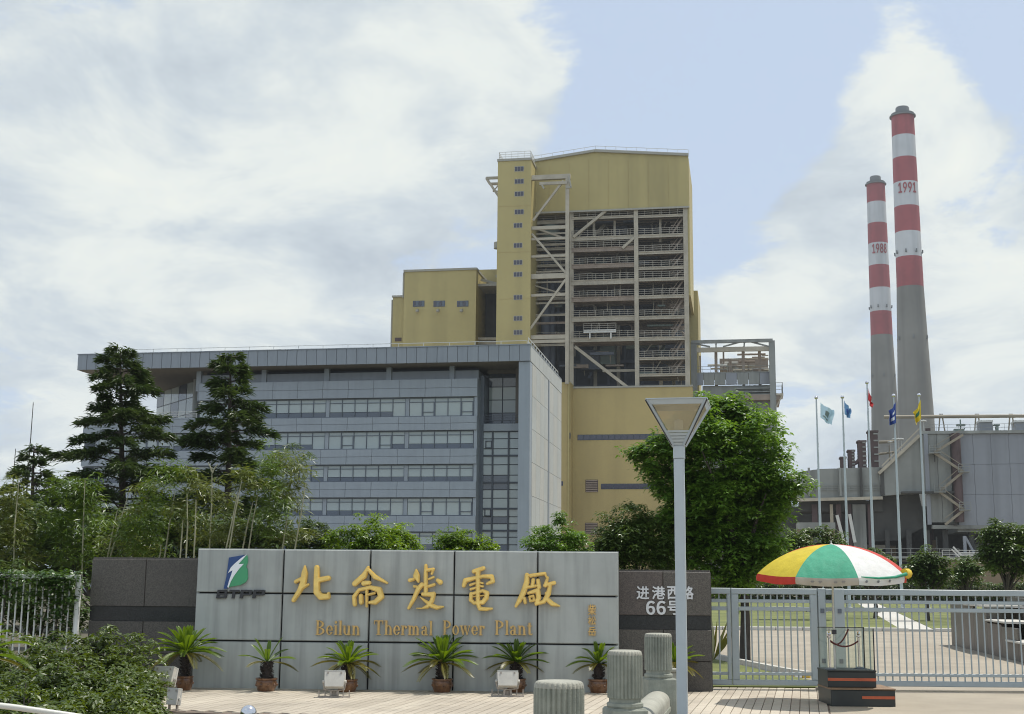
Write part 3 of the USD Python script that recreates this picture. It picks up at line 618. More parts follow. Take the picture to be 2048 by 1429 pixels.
put("lower_beam", box(X(1205, 740, YM + 4), X(1273, 740, YM + 4), YM + 4, YM + 4.4, Z(744, 1240, YM + 4), Z(739, 1240, YM + 4)), M["steel"], bh)
# boiler and ducts inside
xin0, xin1 = X(1068, 600, YM + 15), X(1368, 600, YM + 15)
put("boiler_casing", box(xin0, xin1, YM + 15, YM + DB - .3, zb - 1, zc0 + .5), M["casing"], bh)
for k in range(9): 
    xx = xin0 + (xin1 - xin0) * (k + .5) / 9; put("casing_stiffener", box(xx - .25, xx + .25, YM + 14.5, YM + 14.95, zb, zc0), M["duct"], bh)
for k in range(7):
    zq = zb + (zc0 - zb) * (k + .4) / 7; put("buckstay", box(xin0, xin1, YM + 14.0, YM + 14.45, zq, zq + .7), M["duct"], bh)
put("coal_pipe", MB().tube([(X(1092, 600, YM + 5), YM + 5, zb - 12), (X(1092, 600, YM + 5), YM + 5, Z(440, 1092, YM + 5))], 1.0, 14), M["duct"], bh, smooth=40)
put("coal_pipe", MB().tube([(X(1104, 600, YM + 5), YM + 5.5, zb - 12), (X(1104, 600, YM + 5), YM + 5.5, Z(560, 1092, YM + 5))], .7, 14), M["duct"], bh, smooth=40)
put("vessel", MB().tube([(X(1101, 600, YM + 4), YM + 4, Z(486, 1100, YM + 4)), (X(1101, 600, YM + 4), YM + 4, Z(446, 1100, YM + 4))], 1.9, 18), M["duct_green"], bh, smooth=40)
rng = np.random.default_rng(11)
for k in range(20):
    px = rng.uniform(1150, 1360); py = rng.uniform(440, 745); q = (px + rng.uniform(-45, 45), py + rng.uniform(-35, 35))
    (xa_, za), (xb_, zb_) = BH.px(px, py, YM + 9), BH.px(*q, YM + 9)
    put("pipe", MB().tube([(xa_, YM + 9, za), (xb_, YM + 9 + rng.uniform(-2, 3), zb_)], rng.uniform(.3, .8), 10), M[("duct", "duct_green", "steel", "duct")[k % 4]], bh, smooth=40)
for px, py, w, h in ((1240, 455, 3, 3), (1300, 455, 5, 2.5), (1335, 520, 3, 4), (1310, 500, 7, 2), (1160, 515, 4, 2.2), (1200, 585, 6, 2.2), (1300, 575, 5, 2), (1330, 610, 4, 2.5), (1240, 620, 5, 2), (1290, 650, 5, 2.5), (1180, 720, 4, 4), (1215, 700, 3, 6)):
    xx, z_ = BH.px(px, py, YM + 7); put("equipment", MB().box(xx - w / 2, xx + w / 2, YM + 7, YM + 10, z_ - h / 2, z_ + h / 2).box(xx - w / 2 - .15, xx + w / 2 + .15, YM + 6.9, YM + 10.1, z_ + h / 2 - .25, z_ + h / 2 + .05), M[("duct", "casing", "steel_rust", "duct_green")[int(px) % 4]], bh)
for k in range(110):
    px = rng.uniform(1070, 1365); lev = rng.choice([440, 455, 478, 490, 512, 525, 545, 560, 578, 590, 610, 625, 650, 665, 690, 705, 730, 745]); yy = YM + rng.uniform(2.5, 9)
    (xa_, za) = BH.px(px, lev, yy); L = min(rng.uniform(1.5, 7), max(.6, c3 - 1.2 - xa_)); kind = k % 5
    if kind in (0, 3): put("duct_run", MB().box(xa_, xa_ + L, yy, yy + .8, za - rng.uniform(.3, .9), za), M[("duct", "steel_rust", "duct_green")[k % 3]], bh)
    elif kind == 1: put("hanger", MB().box(xa_, xa_ + .22, yy, yy + .22, za - rng.uniform(2, 5), za + rng.uniform(1, 4)), M["steel"], bh)
    elif kind == 2: put("pipe", MB().tube([(xa_, yy, za), (xa_ + L * .6, yy, za), (xa_ + L * .6 + .4, yy, za - .4), (xa_ + L * .6 + .4, yy, za - 2.5)], .22, 8), M[("steel", "rail_paint", "steel_rust")[k % 3]], bh, smooth=40)
    else: put("brace", MB().beam((xa_, yy, za), (xa_ + L * .5, yy, za + rng.choice([-1, 1]) * 3.4), .22, .22, up=(0, 1, 0)), M["steel"], bh)
# zigzag stair along the right edge
st = MB()
ys = [433, 472, 506, 537, 560, 595, 637, 679, 718, 751]
for a_, b2 in zip(ys[:-1], ys[1:]):
    (xa_, za), (xb_, zb_) = BH.px(1342, b2, YM + 1.5), BH.px(1368, a_, YM + 1.5); st.beam((xa_, YM + 1.5, za), (xb_, YM + 1.5, zb_), .25, .35); st.beam((xa_, YM + 1.5, za + 1.2), (xb_, YM + 1.5, zb_ + 1.2), .12, .12)
    (xc, zc2), (xd, zd) = BH.px(1342, (a_ + b2) / 2, YM + 2.6), BH.px(1368, (a_ + b2) / 2, YM + 2.6); st.beam((xc, YM + 2.6, zc2), (xd, YM + 2.6, zd), .8, .25)
put("stair", st, M["steel_rust"], bh)
for k, py in enumerate((445, 485, 520, 548, 578, 612, 655, 700)):
    (xc, zc2), (xd, zd) = BH.px(1340, py, YM + 4), BH.px(1371, py - 1, YM + 4); put("side_bracket", box(xc, xd, YM + 4, YM + 4.4, zc2 - .25, zc2 + .25), M["steel_rust"], bh)
# hoist frame between stair tower and first column, flush with the tower
yf = 0.4
hf = column(1134, .72, yf, Z(768, 1131, yf), Z(357, 1136, yf), "hoist_column")
(xh0, zh0), (xh1, zh1) = BH.px(1056, 352, yf), BH.px(1138, 352, yf)
put("hoist_beam", MB().box(0, hf + .6, yf, yf + .9, zh1 - .5, zh1 + .45), M["steel"], bh)
put("hoist_beam", MB().beam((X(1079, 362, yf), yf, Z(368, 1079, yf)), (hf, yf, Z(366, 1130, yf)), .4, .6), M["steel"], bh)
put("davit", MB().beam((hf + .3, yf, zh1), (X(1142, 375, yf), yf, Z(375, 1142, yf)), .3).beam((hf - .2, yf, Z(375, 1142, yf)), (X(1143, 375, yf), yf, Z(375, 1142, yf)), .3).beam((X(1081, 365, yf), yf, Z(365, 1081, yf)), (X(1088, 378, yf), yf, Z(378, 1088, yf)), .35), M["roof_trim"], bh)
for p, q in (((1066, 442), (1127, 362)), ((1064, 468), (1131, 546)), ((1131, 560), (1058, 662))): brace(p, q, .42, yf + .2)
for py, hh in ((455, .7), (477, .5), (552, 1.0), (674, .8), (683, .6), (512, .45), (590, .5)):
    z_ = Z(py, 1100, yf); put("tie_beam", box(0.02, hf, yf + .1, yf + .5, z_ - hh / 2, z_ + hh / 2), M["steel"], bh)
# bracket platform on the tower's left
(xq, zq) = BH.px(973, 357, 3.0); zq2 = Z(398, 992, 3.0)
put("outrigger", MB().beam((tx0, 3, zq), (xq, 3, zq), .5).beam((xq, 3, zq), (tx0, 3, zq2), .45, .45, up=(0, 1, 0)).beam((tx0, 7, zq), (xq, 7, zq), .5).beam((xq, 7, zq), (tx0, 7, zq2), .45, .45, up=(0, 1, 0)).beam((xq, 3, zq), (xq, 7, zq), .4).beam((xq + 1, 5, zq - 2.0), (tx0, 5, zq - 2.6), .25).beam((xq + 1.4, 3, zq - 3.0), (tx0, 3, zq - 1), .2), M["steel"], bh)
put("tower_drum", MB().tube([(tx0 - .9, 6, Z(498, 990, 6)), (tx0 - .9, 6, Z(486, 990, 6))], .9, 14).box(tx0 - .3, tx0, 5.8, 6.2, Z(498, 990, 6), Z(486, 990, 6)), M["roof_trim"], bh, smooth=40)

# ------------------------------------------------------------------ bunker bay left of the tower
BK = Frame(BH.o + BH.d * 8.0 + BH.e * BH.x(952, 600, 8.0), ANG)
bk = thing("bunker_house", "lower stepped yellow plant block with three small windows left of the stair tower", "plant building", (BK.o[0], BK.o[1], 0), ANG)
X = lambda px, py=600, y=0.0: BK.x(px, py, y)
Z = lambda py, px=900, y=0.0: BK.z(px, py, y)
xk0 = X(808, 600); zk = Z(540, 952); 
put("front_block", box(xk0, 0, 0, 30, 0, zk), M["yellow_clad"], bk)
put("step_block", box(X(783, 600), xk0 - .02, 1.2, 24, 0, Z(595, 800, 1.2)), M["yellow_clad"], bk)
put("rear_block", box(X(880, 550, 10), 7.5, 12, 45, 0, Z(540, 960, 12)), M["yellow_clad"], bk)
put("coping", MB().box(xk0 - .2, .15, -.2, 30, zk + .002, zk + .45).box(X(783, 600) - .2, xk0 - .02, 1.0, 24, Z(595, 800, 1.2) + .002, Z(595, 800, 1.2) + .4), M["roof_trim"], bk)
put("gutter_pipe", MB().tube([(xk0 - .3, .5, zk), (xk0 - .3, .5, Z(595, 800))], .2, 8).tube([(X(783, 600) - .25, 1.6, Z(597, 785)), (X(783, 600) - .25, 1.6, 0)], .2, 8), M["roof_trim"], bk)
for px in (837, 878, 925):
    a_, b2, z0, z1 = X(px - 11, 608), X(px + 12, 608), Z(614, px), Z(602, px)
    wn = put("window", box(a_, b2, -.05, .05, z0, z1), M["frame_mid"], bk)
    for k in range(4): put("pane", box(a_ + (b2 - a_) * k / 4 + .06, a_ + (b2 - a_) * (k + 1) / 4 - .06, -.1, -.055, z0 + .1, z1 - .1), M["pane_dark" if k % 2 else "win_dark"], wn)
    put("wall_lamp", MB().tube([(X(px, 620), -.05, Z(619, px)), (X(px, 620), -1.0, Z(621, px))], .1, 6).lathe([(.05, .3), (.35, .1), (.4, -.3), (.05, -.45)], 10, (X(px, 620), -1.0, Z(623, px))), M["roof_trim"], bk)
wn = put("window", box(X(790, 678, 1.2), X(803, 678, 1.2), 1.12, 1.25, Z(683, 796, 1.2), Z(676, 796, 1.2)), M["rust"], bk)
put("gap_wall", box(.2, 5.4, 9.5, 12, 0, Z(575, 970, 9)), M["plant_dark"], bk)
put("gap_roof", MB().box(.0, 6.2, 2, 12, Z(577, 970, 4), Z(572, 970, 4)).beam((.2, 4, Z(560, 960, 4)), (6, 4, Z(575, 975, 4)), .5).beam((3.5, 3.8, Z(552, 975, 4)), (6, 3.8, Z(590, 990, 4)), .5), M["roof_trim"], bk)
for py in (678, 686): put("pipe_bridge", MB().tube([(-.3, 3, Z(py, 965, 3)), (6.2, 3, Z(py + 1, 985, 3))], .35, 8), M["steel"], bk, smooth=40)

# ------------------------------------------------------------------ grey plant frame right of the boiler house
GB = Frame(BH.o + BH.d * 10.0 + BH.e * BH.x(1384, 800, 10.0), ANG)
gb = thing("grey_plant_frame", "grey sheeted plant block with open steel top right of the boiler house", "plant building", (GB.o[0], GB.o[1], 0), ANG)
X = lambda px, py=750, y=0.0: GB.x(px, py, y)
Z = lambda py, px=1460, y=0.0: GB.z(px, py, y)
xg1 = X(1547, 740)
zt_ = Z(683, 1460)
for px in (1388, 1545):
    xx = X(px, 740); put("column", MB().box(xx - .6, xx + .6, 0, .2, 0, zt_).box(xx - .6, xx + .6, .9, 1.1, 0, zt_).box(xx - .15, xx + .15, .2, .9, 0, zt_), M["plant_grey"], gb)
for px in (1432, 1487, 1520): 
    xx = X(px, 740); put("column", box(xx - .3, xx + .3, 2, 2.6, 0, Z(695, px)), M["steel_rust"], gb)
put("top_beam", box(0, xg1, -.1, .5, zt_ - .3, zt_ + .35), M["plant_grey"], gb)
put("girder", box(.1, xg1 - .7, .2, .8, Z(703, 1460), Z(694, 1460)), M["steel"], gb)
for p, q in (((1390, 688), (1420, 694)), ((1446, 694), (1489, 682)), ((1493, 682), (1540, 694)), ((1432, 683), (1432, 696)), ((1489, 683), (1488, 694))):
    (xa_, za), (xb_, zb_) = GB.px(*p, .3), GB.px(*q, .3); put("truss_brace", MB().beam((xa_, .3, za), (xb_, .3, zb_), .3, .3, up=(0, 1, 0)), M["plant_grey"], gb)
put("upper_sheet", box(X(1438, 725), xg1 - .8, 9, 14, Z(737, 1480, 9), Z(717, 1480, 9)), M["steel_rust"], gb)
n = 7; xs0 = X(1384, 755); xs1 = xg1 - .5
for k in range(n): put("sheet_panel", box(xs0 + (xs1 - xs0) * k / n + .04, xs0 + (xs1 - xs0) * (k + 1) / n - .04, 1.2, 1.6, Z(768, 1460), Z(744, 1460)), M["plant_grey" if k % 3 else "plant_blue"], gb)
put("lower_sheet", box(xs0 + 2, xs1, 1.8, 20, 0, Z(769, 1460)), M["plant_grey"], gb)
for py in (775, 782, 787): put("walkway", box(X(1470, 780), xg1, .7, 1.5, Z(py + 2, 1500), Z(py, 1500)), M["plant_grey"], gb)
put("lower_deck", box(X(1490, 790), xg1 + 1.2, .2, 12, Z(800, 1520), Z(789, 1520)), M["steel_rust"], gb)
put("side_landing", MB().box(xg1 + .2, xg1 + 1.8, 0, 6, Z(791, 1550), Z(787, 1550)).beam((xg1 + 1.7, 0, Z(790, 1550)), (xg1 + .3, 0, Z(815, 1550)), .25), M["steel"], gb)
put("landing_railing", rail_mesh([(xg1 + .3, .2, Z(787, 1550)), (xg1 + 1.7, .2, Z(787, 1550)), (xg1 + 1.7, 6, Z(787, 1550))], 2.2, 1, .08, 3), M["plant_grey"], gb)
rng = np.random.default_rng(4)
for k in range(26):
    px = rng.uniform(1390, 1535); py = rng.choice([708, 712, 717, 724, 731, 736, 740]); (xa_, za) = GB.px(px, py, 3)
    L = rng.uniform(1.5, 6)
    if k % 4 == 3: put("pipe_riser", MB().tube([(xa_, 3.2, za - 2), (xa_, 3.2, za + 2)], .18, 7), M["steel_rust"], gb)
    else: put("pipe", MB().tube([(xa_, 3 + k * .1, za), (min(xa_ + L, xg1 - .8), 3 + k * .1, za)], rng.uniform(.12, .3), 7), M[("steel", "steel_rust", "white_paint")[k % 3]], gb)
put("deck", box(.2, xg1 - .5, 1.2, 10, Z(745, 1460), Z(742.5, 1460)), M["plant_grey"], gb)
put("deck_railing", rail_mesh([(.4, 1.2, Z(742.5, 1460)), (xg1 - .8, 1.2, Z(742.5, 1460))], 1.2, 1.6, .07, 2), M["plant_grey"], gb)

# ------------------------------------------------------------------ chimneys
def chimney(depth, axis, bands, edge_top, edge_mid, edge_base, text, label, nb):
    c = AT(axis[0], axis[1], depth); sc = depth / F * 1.01
    zf = lambda py: float(AT(axis[0], py, depth)[2])
    ch = thing("chimney", label, "chimney", (c[0], c[1], 0))
    zs_ = [zf(v) for v in bands]
    def rad(z):
        pts = sorted([(zf(edge_top[0]), edge_top[1] * sc / 2), (zf(edge_mid[0]), edge_mid[1] * sc / 2), (zf(edge_base[0]), edge_base[1] * sc / 2)])
        return float(np.interp(z, [p[0] for p in pts], [p[1] for p in pts])) if z > pts[0][0] else pts[0][1] + (pts[0][0] - z) * (pts[0][1] - pts[1][1]) / (pts[1][0] - pts[0][0])
    for i in range(len(zs_) - 1):
        za, zb_ = zs_[i], zs_[i + 1]; zm = np.linspace(zb_, za, 4)
        put("band", MB().lathe([(rad(z), z) for z in zm], 48), M["chimney_white" if i % 2 else "chimney_red"], ch, smooth=50, label=("white" if i % 2 else "red") + " painted band")
    zb_ = zs_[-1]
    put("shaft", MB().lathe([(rad(z), z) for z in np.linspace(0, zb_ - .05, 8)], 48), M["chimney_concrete"], ch, smooth=50)
    zt_ = zs_[0]; rt = rad(zt_)
    put("cap", MB().lathe([(rt * .99, zt_), (rt * 1.02, zt_ + .8), (rt * .62, zt_ + 1.1), (rt * .60, zt_ + 4.0), (rt * .54, zt_ + 4.5)], 48), M["chimney_cap"], ch, smooth=40)
    pl = MB().lathe([(rt * .99, zt_ - .9), (rt * 1.16, zt_ - .9), (rt * 1.16, zt_ - .3), (rt * .99, zt_ - .3)], 48)
    put("platform", pl, M["chimney_cap"], ch)
    def onto(mesh, ang0, z0):
        v = np.array(mesh.vertices); r = rad(z0); a = ang0 + v[:, 0] / r
        mesh.vertices = np.column_stack([(r + .15 + v[:, 2]) * np.sin(a), -(r + .15 + v[:, 2]) * np.cos(a), z0 + v[:, 1]]); return mesh
    yr = depth; hN = abs(zs_[3] - zs_[4]) * .40
    tmesh = meshkit.text_mesh(text, hN, .12, bold=True); tmesh = tmesh.subdivide_to_size(hN * .2)
    wN = tmesh.vertices[:, 0].max(); tmesh.vertices[:, 0] *= 1.6 * rad(zs_[3]) / wN
    face = math.atan2(-c[0], c[1])                 # turn towards the gate
    put("year_number", onto(tmesh, -face * 0 + nb, zs_[3] - hN * 1.22), M["chimney_red"], ch)
    for zq, nn in ((zs_[6] + (zs_[5] - zs_[6]) * .16, 8), (zs_[7] - (zs_[6] - zs_[7]) * 1.75, 6)):
        for k in range(nn):
            a = 2 * math.pi * k / nn + .3; r = rad(zq)
            put("beacon", MB().tube([((r - .1) * math.cos(a), (r - .1) * math.sin(a), zq), ((r + .55) * math.cos(a), (r + .55) * math.sin(a), zq)], .5, 8).tube([((r + .5) * math.cos(a), (r + .5) * math.sin(a), zq), ((r + .5) * math.cos(a), (r + .5) * math.sin(a), zq + 1.4)], .35, 8), M["chimney_cap"], ch)
chimney(650, (1833, 860), [232, 275, 319, 368, 416, 467, 517, 576], (232, 45.5), (576, 53), (860, 71), "1991", "tall red and white banded chimney marked 1991, nearer and taller of the pair", -0.98)
chimney(770, (1771, 860), [368, 407, 449, 489, 533, 578, 625, 672], (368, 36.5), (672, 43), (860, 54), "1988", "red and white banded chimney marked 1988, shorter one standing on the left", -0.95)

# ------------------------------------------------------------------ precipitator and flue ducts on the right
EP = Frame(AT(1925, 1185, 215)[:2], ANG)
ep = thing("precipitator", "large grey and pale blue sheeted flue gas plant with sloping duct", "industrial plant", (EP.o[0], EP.o[1], 0), ANG)
X = lambda px, py=950, y=0.0: EP.x(px, py, y)
Z = lambda py, px=1930, y=0.0: EP.z(px, py, y)
ze, zl = Z(868, 1950), Z(1052, 1950)
xw = X(2130)
n = 6
for k in range(n):
    for r in range(3): put("wall_panel", box((xw) * k / n + .02, (xw) * (k + 1) / n - .02, 0, .5, zl + (ze - zl) * r / 3 + .02, zl + (ze - zl) * (r + 1) / 3 - .02), M["plant_blue"], ep)
put("casing", box(-.2, xw, .55, 30, zl - 1, ze - .1), M["plant_grey"], ep)
put("roof_edge", box(X(1845), xw, -.4, .6, ze + .01, ze + .5), M["plant_grey"], ep)
# grey front part, its upper and lower walls
xg0 = X(1842)
for k in range(2):
    put("grey_panel", box(xg0 + (-.3 - xg0) * k / 2 + .03, xg0 + (-.3 - xg0) * (k + 1) / 2 - .03, -.2, .4, Z(986, 1900) + .1, ze - .05), M["plant_grey"], ep)
    put("grey_panel", box(xg0 + 1 + (-1.3 - xg0) * k / 2 + .03, xg0 + 1 + (-1.3 - xg0) * (k + 1) / 2 - .03, .2, .8, Z(1045, 1900), Z(988, 1900)), M["plant_grey"], ep)
put("corner_column", box(X(1850), X(1858), -.5, -.25, Z(1050, 1850), ze), M["plant_blue"], ep)
put("drain_pipe", MB().tube([(X(1913), -.9, Z(1045, 1913)), (X(1913), -.9, ze)], .75, 10), M["rust"], ep, smooth=40, label="rusty vertical pipe")
put("corner_column", box(-.9, -.35, -.45, -.22, zl, ze), M["plant_dark"], ep)
put("walkway", box(X(1800), 0.3, -1.2, .1, Z(988, 1850), Z(984, 1850)), M["plant_dark"], ep)
# sloping inlet duct and the long flue duct
P = [EP.px(*q) for q in ((1757, 948), (1838, 872), (1842, 868), (1842, 986), (1765, 992))]
put("sloping_duct", MB().prism(Polygon(P), 0, 9), M["plant_grey"], ep)
put("duct_flange", MB().beam((P[0][0], -.2, P[0][1]), (P[1][0], -.2, P[1][1]), .5, .8, up=(0, 1, 0)).beam((P[0][0] + .6, -.2, P[0][1] + 1.3), (P[1][0] + .2, -.2, P[1][1] + 1.3), .2, .2, up=(0, 1, 0)), M["steel"], ep)
P2 = [EP.px(*q) for q in ((1575, 947), (1640, 938), (1762, 934), (1765, 994), (1600, 998), (1575, 990))]
put("flue_duct", MB().prism(Polygon(P2), .4, 9), M["plant_grey"], ep)
put("flue_duct_lip", MB().beam((P2[5][0], 0, P2[5][1]), (P2[4][0], 0, P2[4][1] - .2), .5, .6, up=(0, 1, 0)).beam((P2[4][0], 0, P2[4][1] - .2), (P2[3][0], 0, P2[3][1] - .2), .5, .6, up=(0, 1, 0)), M["steel"], ep)
for px in (1618, 1680, 1722, 1764):
    w = .35 if px != 1764 else .6; put("duct_stiffener", box(X(px) - w / 2, X(px) + w / 2, -.1, .35, Z(993, px), Z(936, px)), M["plant_dark" if px in (1722, 1764) else "plant_grey"], ep)
put("duct_railing", rail_mesh([(X(1610), .2, Z(985, 1640)), (X(1765), .2, Z(985, 1690))], 1.2, 1.8, .07, 3), M["plant_grey"], ep)
# dark underside, hopper and legs
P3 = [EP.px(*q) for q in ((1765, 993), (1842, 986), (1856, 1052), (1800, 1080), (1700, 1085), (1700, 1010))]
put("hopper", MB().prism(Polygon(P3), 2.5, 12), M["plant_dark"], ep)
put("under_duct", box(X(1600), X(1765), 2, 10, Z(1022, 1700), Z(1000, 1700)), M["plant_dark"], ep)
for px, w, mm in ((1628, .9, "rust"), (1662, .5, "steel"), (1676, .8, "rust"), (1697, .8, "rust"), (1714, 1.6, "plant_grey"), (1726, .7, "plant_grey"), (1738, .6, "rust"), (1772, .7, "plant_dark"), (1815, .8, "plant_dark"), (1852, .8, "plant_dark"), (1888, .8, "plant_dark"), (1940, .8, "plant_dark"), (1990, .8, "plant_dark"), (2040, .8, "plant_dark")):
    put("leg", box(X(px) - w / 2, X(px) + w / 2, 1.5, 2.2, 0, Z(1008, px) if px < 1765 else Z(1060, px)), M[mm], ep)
put("lean_leg", MB().beam((X(1672), 1, Z(1030, 1672)), (X(1684), 1, Z(1085, 1684)), .5), M["white_paint"], ep)
put("lean_leg", MB().beam((X(1697), 1, Z(1028, 1697)), (X(1706), 1, Z(1085, 1706)), .5), M["white_paint"], ep)
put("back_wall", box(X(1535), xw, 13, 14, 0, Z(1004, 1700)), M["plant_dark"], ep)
put("lower_band", box(X(1860), xw, -.1, 1.2, zl - .5, zl + .1), M["plant_grey"], ep)
put("deck", box(X(1740), xw, -3, 3, Z(1118, 1850), Z(1114, 1850)), M["plant_grey"], ep)
put("deck_railing", rail_mesh([(X(1735), -3, Z(1114, 1850)), (X(1905), -3, Z(1114, 1905))], 1.2, 1.6, .08, 2), M["plant_grey"], ep)
put("support_frame", MB().box(X(1917), X(1923), -1.5, -1, Z(1108, 1920), Z(1073, 1920)).beam((X(1922), -1.2, Z(1075, 1922)), (X(1938), -1.2, Z(1108, 1938)), .35), M["plant_blue"], ep)
put("stair_rail", MB().beam((X(1893), -3.2, Z(1095, 1893)), (X(1908), -3.2, Z(1112, 1908)), .25).beam((X(1890), -3.2, Z(1100, 1890)), (X(1905), -3.2, Z(1116, 1905)), .2).beam((X(1905), -3.2, Z(1107, 1905)), (X(2010), -3.2, Z(1107, 2000)), .2).beam((X(1905), -3.2, Z(1112, 1905)), (X(2010), -3.2, Z(1112, 2000)), .14), M["white_paint"], ep)
rngp = np.random.default_rng(17)
for k in range(34):
    px, py, yy = rngp.uniform(1600, 2040), rngp.uniform(1062, 1160), rngp.uniform(3, 11); xx, z_ = EP.px(px, py, yy); L = rngp.uniform(2, 9)
    if k % 3 == 0: put("cabinet", box(xx, xx + rngp.uniform(1, 3), yy, yy + 1.5, z_ - 2, z_ + rngp.uniform(0, 1.5)), M[("plant_grey", "plant_blue", "brick_wall")[k % 9 // 3]], ep)
    elif k % 3 == 1: put("pipe_run", MB().tube([(xx, yy, z_), (xx + L, yy, z_)], rngp.uniform(.12, .35), 7), M[("steel", "rust", "plant_blue")[k % 9 // 3]], ep, smooth=40)
    else: put("pipe_riser", MB().tube([(xx, yy, 0), (xx, yy, z_ + 1)], rngp.uniform(.12, .3), 7), M[("rust", "plant_grey", "steel")[k % 9 // 3]], ep, smooth=40)
# rusty dampers standing on the duct
for px, a_, b_, w in ((1689, 936, 912, .8), (1706, 936, 898, 1.0), (1728, 934, 879, 1.25), (1751, 942, 859, 1.5)):
    xx = X(px); put("stack_box", MB().box(xx - w / 2, xx + w / 2, 1.5, 4, Z(a_, px), Z(b_, px)).box(xx - w / 2 - .15, xx + w / 2 + .15, 1.4, 4.1, Z(b_, px) - .3, Z(b_, px)), M["rust"], ep)
    sb = MB()
    for k in range(6): zq = Z(a_, px) + (Z(b_, px) - Z(a_, px)) * (k + .5) / 6; sb.box(xx + .05, xx + w / 2 + .05, 1.38, 1.5, zq - .12, zq + .12)
    put("stack_ladder", sb, M["plant_grey"], ep)
put("stack_pipe", MB().tube([(X(1700), 1.8, Z(934, 1700)), (X(1714), 1.8, Z(925, 1714)), (X(1728), 1.8, Z(912, 1728))], .3, 8), M["rust"], ep, smooth=40)
# zigzag stair
sz = MB(); pts = [(1890, 868), (1866, 905), (1926, 943), (1880, 982), (1930, 1019), (1892, 1050)]
pq = [(1926, 870), (1868, 906), (1926, 944), (1878, 984), (1928, 1020), (1890, 1050)]
for a_, b2 in zip(pq[:-1], pq[1:]):
    (xa_, za), (xb_, zb_) = EP.px(*a_, -1.5), EP.px(*b2, -1.5); sz.beam((xa_, -1.6, za), (xb_, -1.6, zb_), .3, .4).beam((xa_, -1.6, za + 1), (xb_, -1.6, zb_ + 1), .1, .1)
put("stair", sz, M["pipe_orange"], ep)
for q in pq[1:-1]:
    (xa_, za) = EP.px(*q, -1.5); put("landing", MB().box(xa_ - .8, xa_ + 1.0, -2.2, -.3, za - .15, za), M["plant_grey"], ep); put("landing_railing", rail_mesh([(xa_ - .8, -2.2, za), (xa_ + 1.0, -2.2, za)], 1.2, .9, .07, 3), M["plant_grey"], ep)
put("wall_lamp", MB().box(X(1866), X(1876), -1.0, -.4, Z(911, 1870), Z(907, 1870)).box(X(1868), X(1870), -1, -.8, Z(925, 1870), Z(911, 1870)), M["plant_dark"], ep)
# roof: pipe gantry, huts, vents, railing
zr = ze + .5
for px in (1883, 1955, 2023): 
    xx = X(px, 850, 4); put("gantry_post", MB().beam((xx - .55, 4, zr), (xx - .15, 4, Z(828, px, 4)), .2).beam((xx + .55, 4, zr), (xx + .15, 4, Z(828, px, 4)), .2), M["pipe_orange"], ep)
put("gantry_pipe", MB().tube([(X(1768, 835, 4), 4, Z(834, 1800, 4)), (xw, 4, Z(833, 2040, 4))], .3, 10), M["pipe_orange"], ep, smooth=40)
for px in (1972, 2043):
    put("roof_hut", MB().box(X(px - 13, 850, 3), X(px + 13, 850, 3), 3, 6, zr, Z(845, px, 3)), M["plant_blue"], ep); put("hut_roof", box(X(px - 14, 850, 3), X(px + 14, 850, 3), 2.8, 6.2, Z(845, px, 3) + .002, Z(841, px, 3)), M["white_paint"], ep)
put("hoist", MB().box(X(1908, 850, 2), X(1928, 850, 2), 2, 3, zr + .2, zr + .6).box(X(1914, 850, 2), X(1931, 850, 2), 2, 3, zr + 1.1, zr + 1.4).box(X(1921, 850, 2), X(1923, 850, 2), 2.3, 2.7, zr + .6, zr + 2.2).beam((X(1926, 850, 2), 2.4, zr), (X(1930, 850, 2), 2.4, zr + .8), .15), M["duct_green"], ep)
put("vent", MB().box(X(1988, 850, 3), X(2000, 850, 3), 3, 4, zr + 1.2, zr + 1.4).box(X(1992, 850, 3), X(1997, 850, 3), 3, 4, zr, zr + 1.1), M["duct_green"], ep)
put("roof_railing", rail_mesh([(X(1850, 860), 0, zr), (xw, 0, zr)], 1.1, 1.8, .05, 2), M["plant_grey"], ep)
put("red_box", box(X(1852, 865), X(1862, 865), .5, 1.5, zr, Z(856, 1857)), M["rust"], ep, label="red box on the roof edge")
for px, py in ((1781, 884), (1789, 878), (1797, 878), (1802, 878), (1840, 842), (1847, 842)): 
    xx, z_ = EP.px(px, py, 3); put("lamp_hood", MB().lathe([(.05, .15), (.45, .05), (.5, -.12), (.05, -.14)], 10, (xx, 3, z_)).tube([(xx, 3, z_ - 3.0), (xx, 3, z_ - .1)], .06, 6), M["white_paint"], ep)
put("duct_pipework", MB().tube([(X(1765), 4, Z(880, 1765)), (X(1800), 4, Z(878, 1800))], .25, 8).tube([(X(1760), 4, Z(905, 1760)), (X(1795), 4, Z(900, 1795))], .2, 8).beam((X(1786), 4, Z(925, 1786)), (X(1786), 4, Z(885, 1786)), .15), M["pipe_orange"], ep)
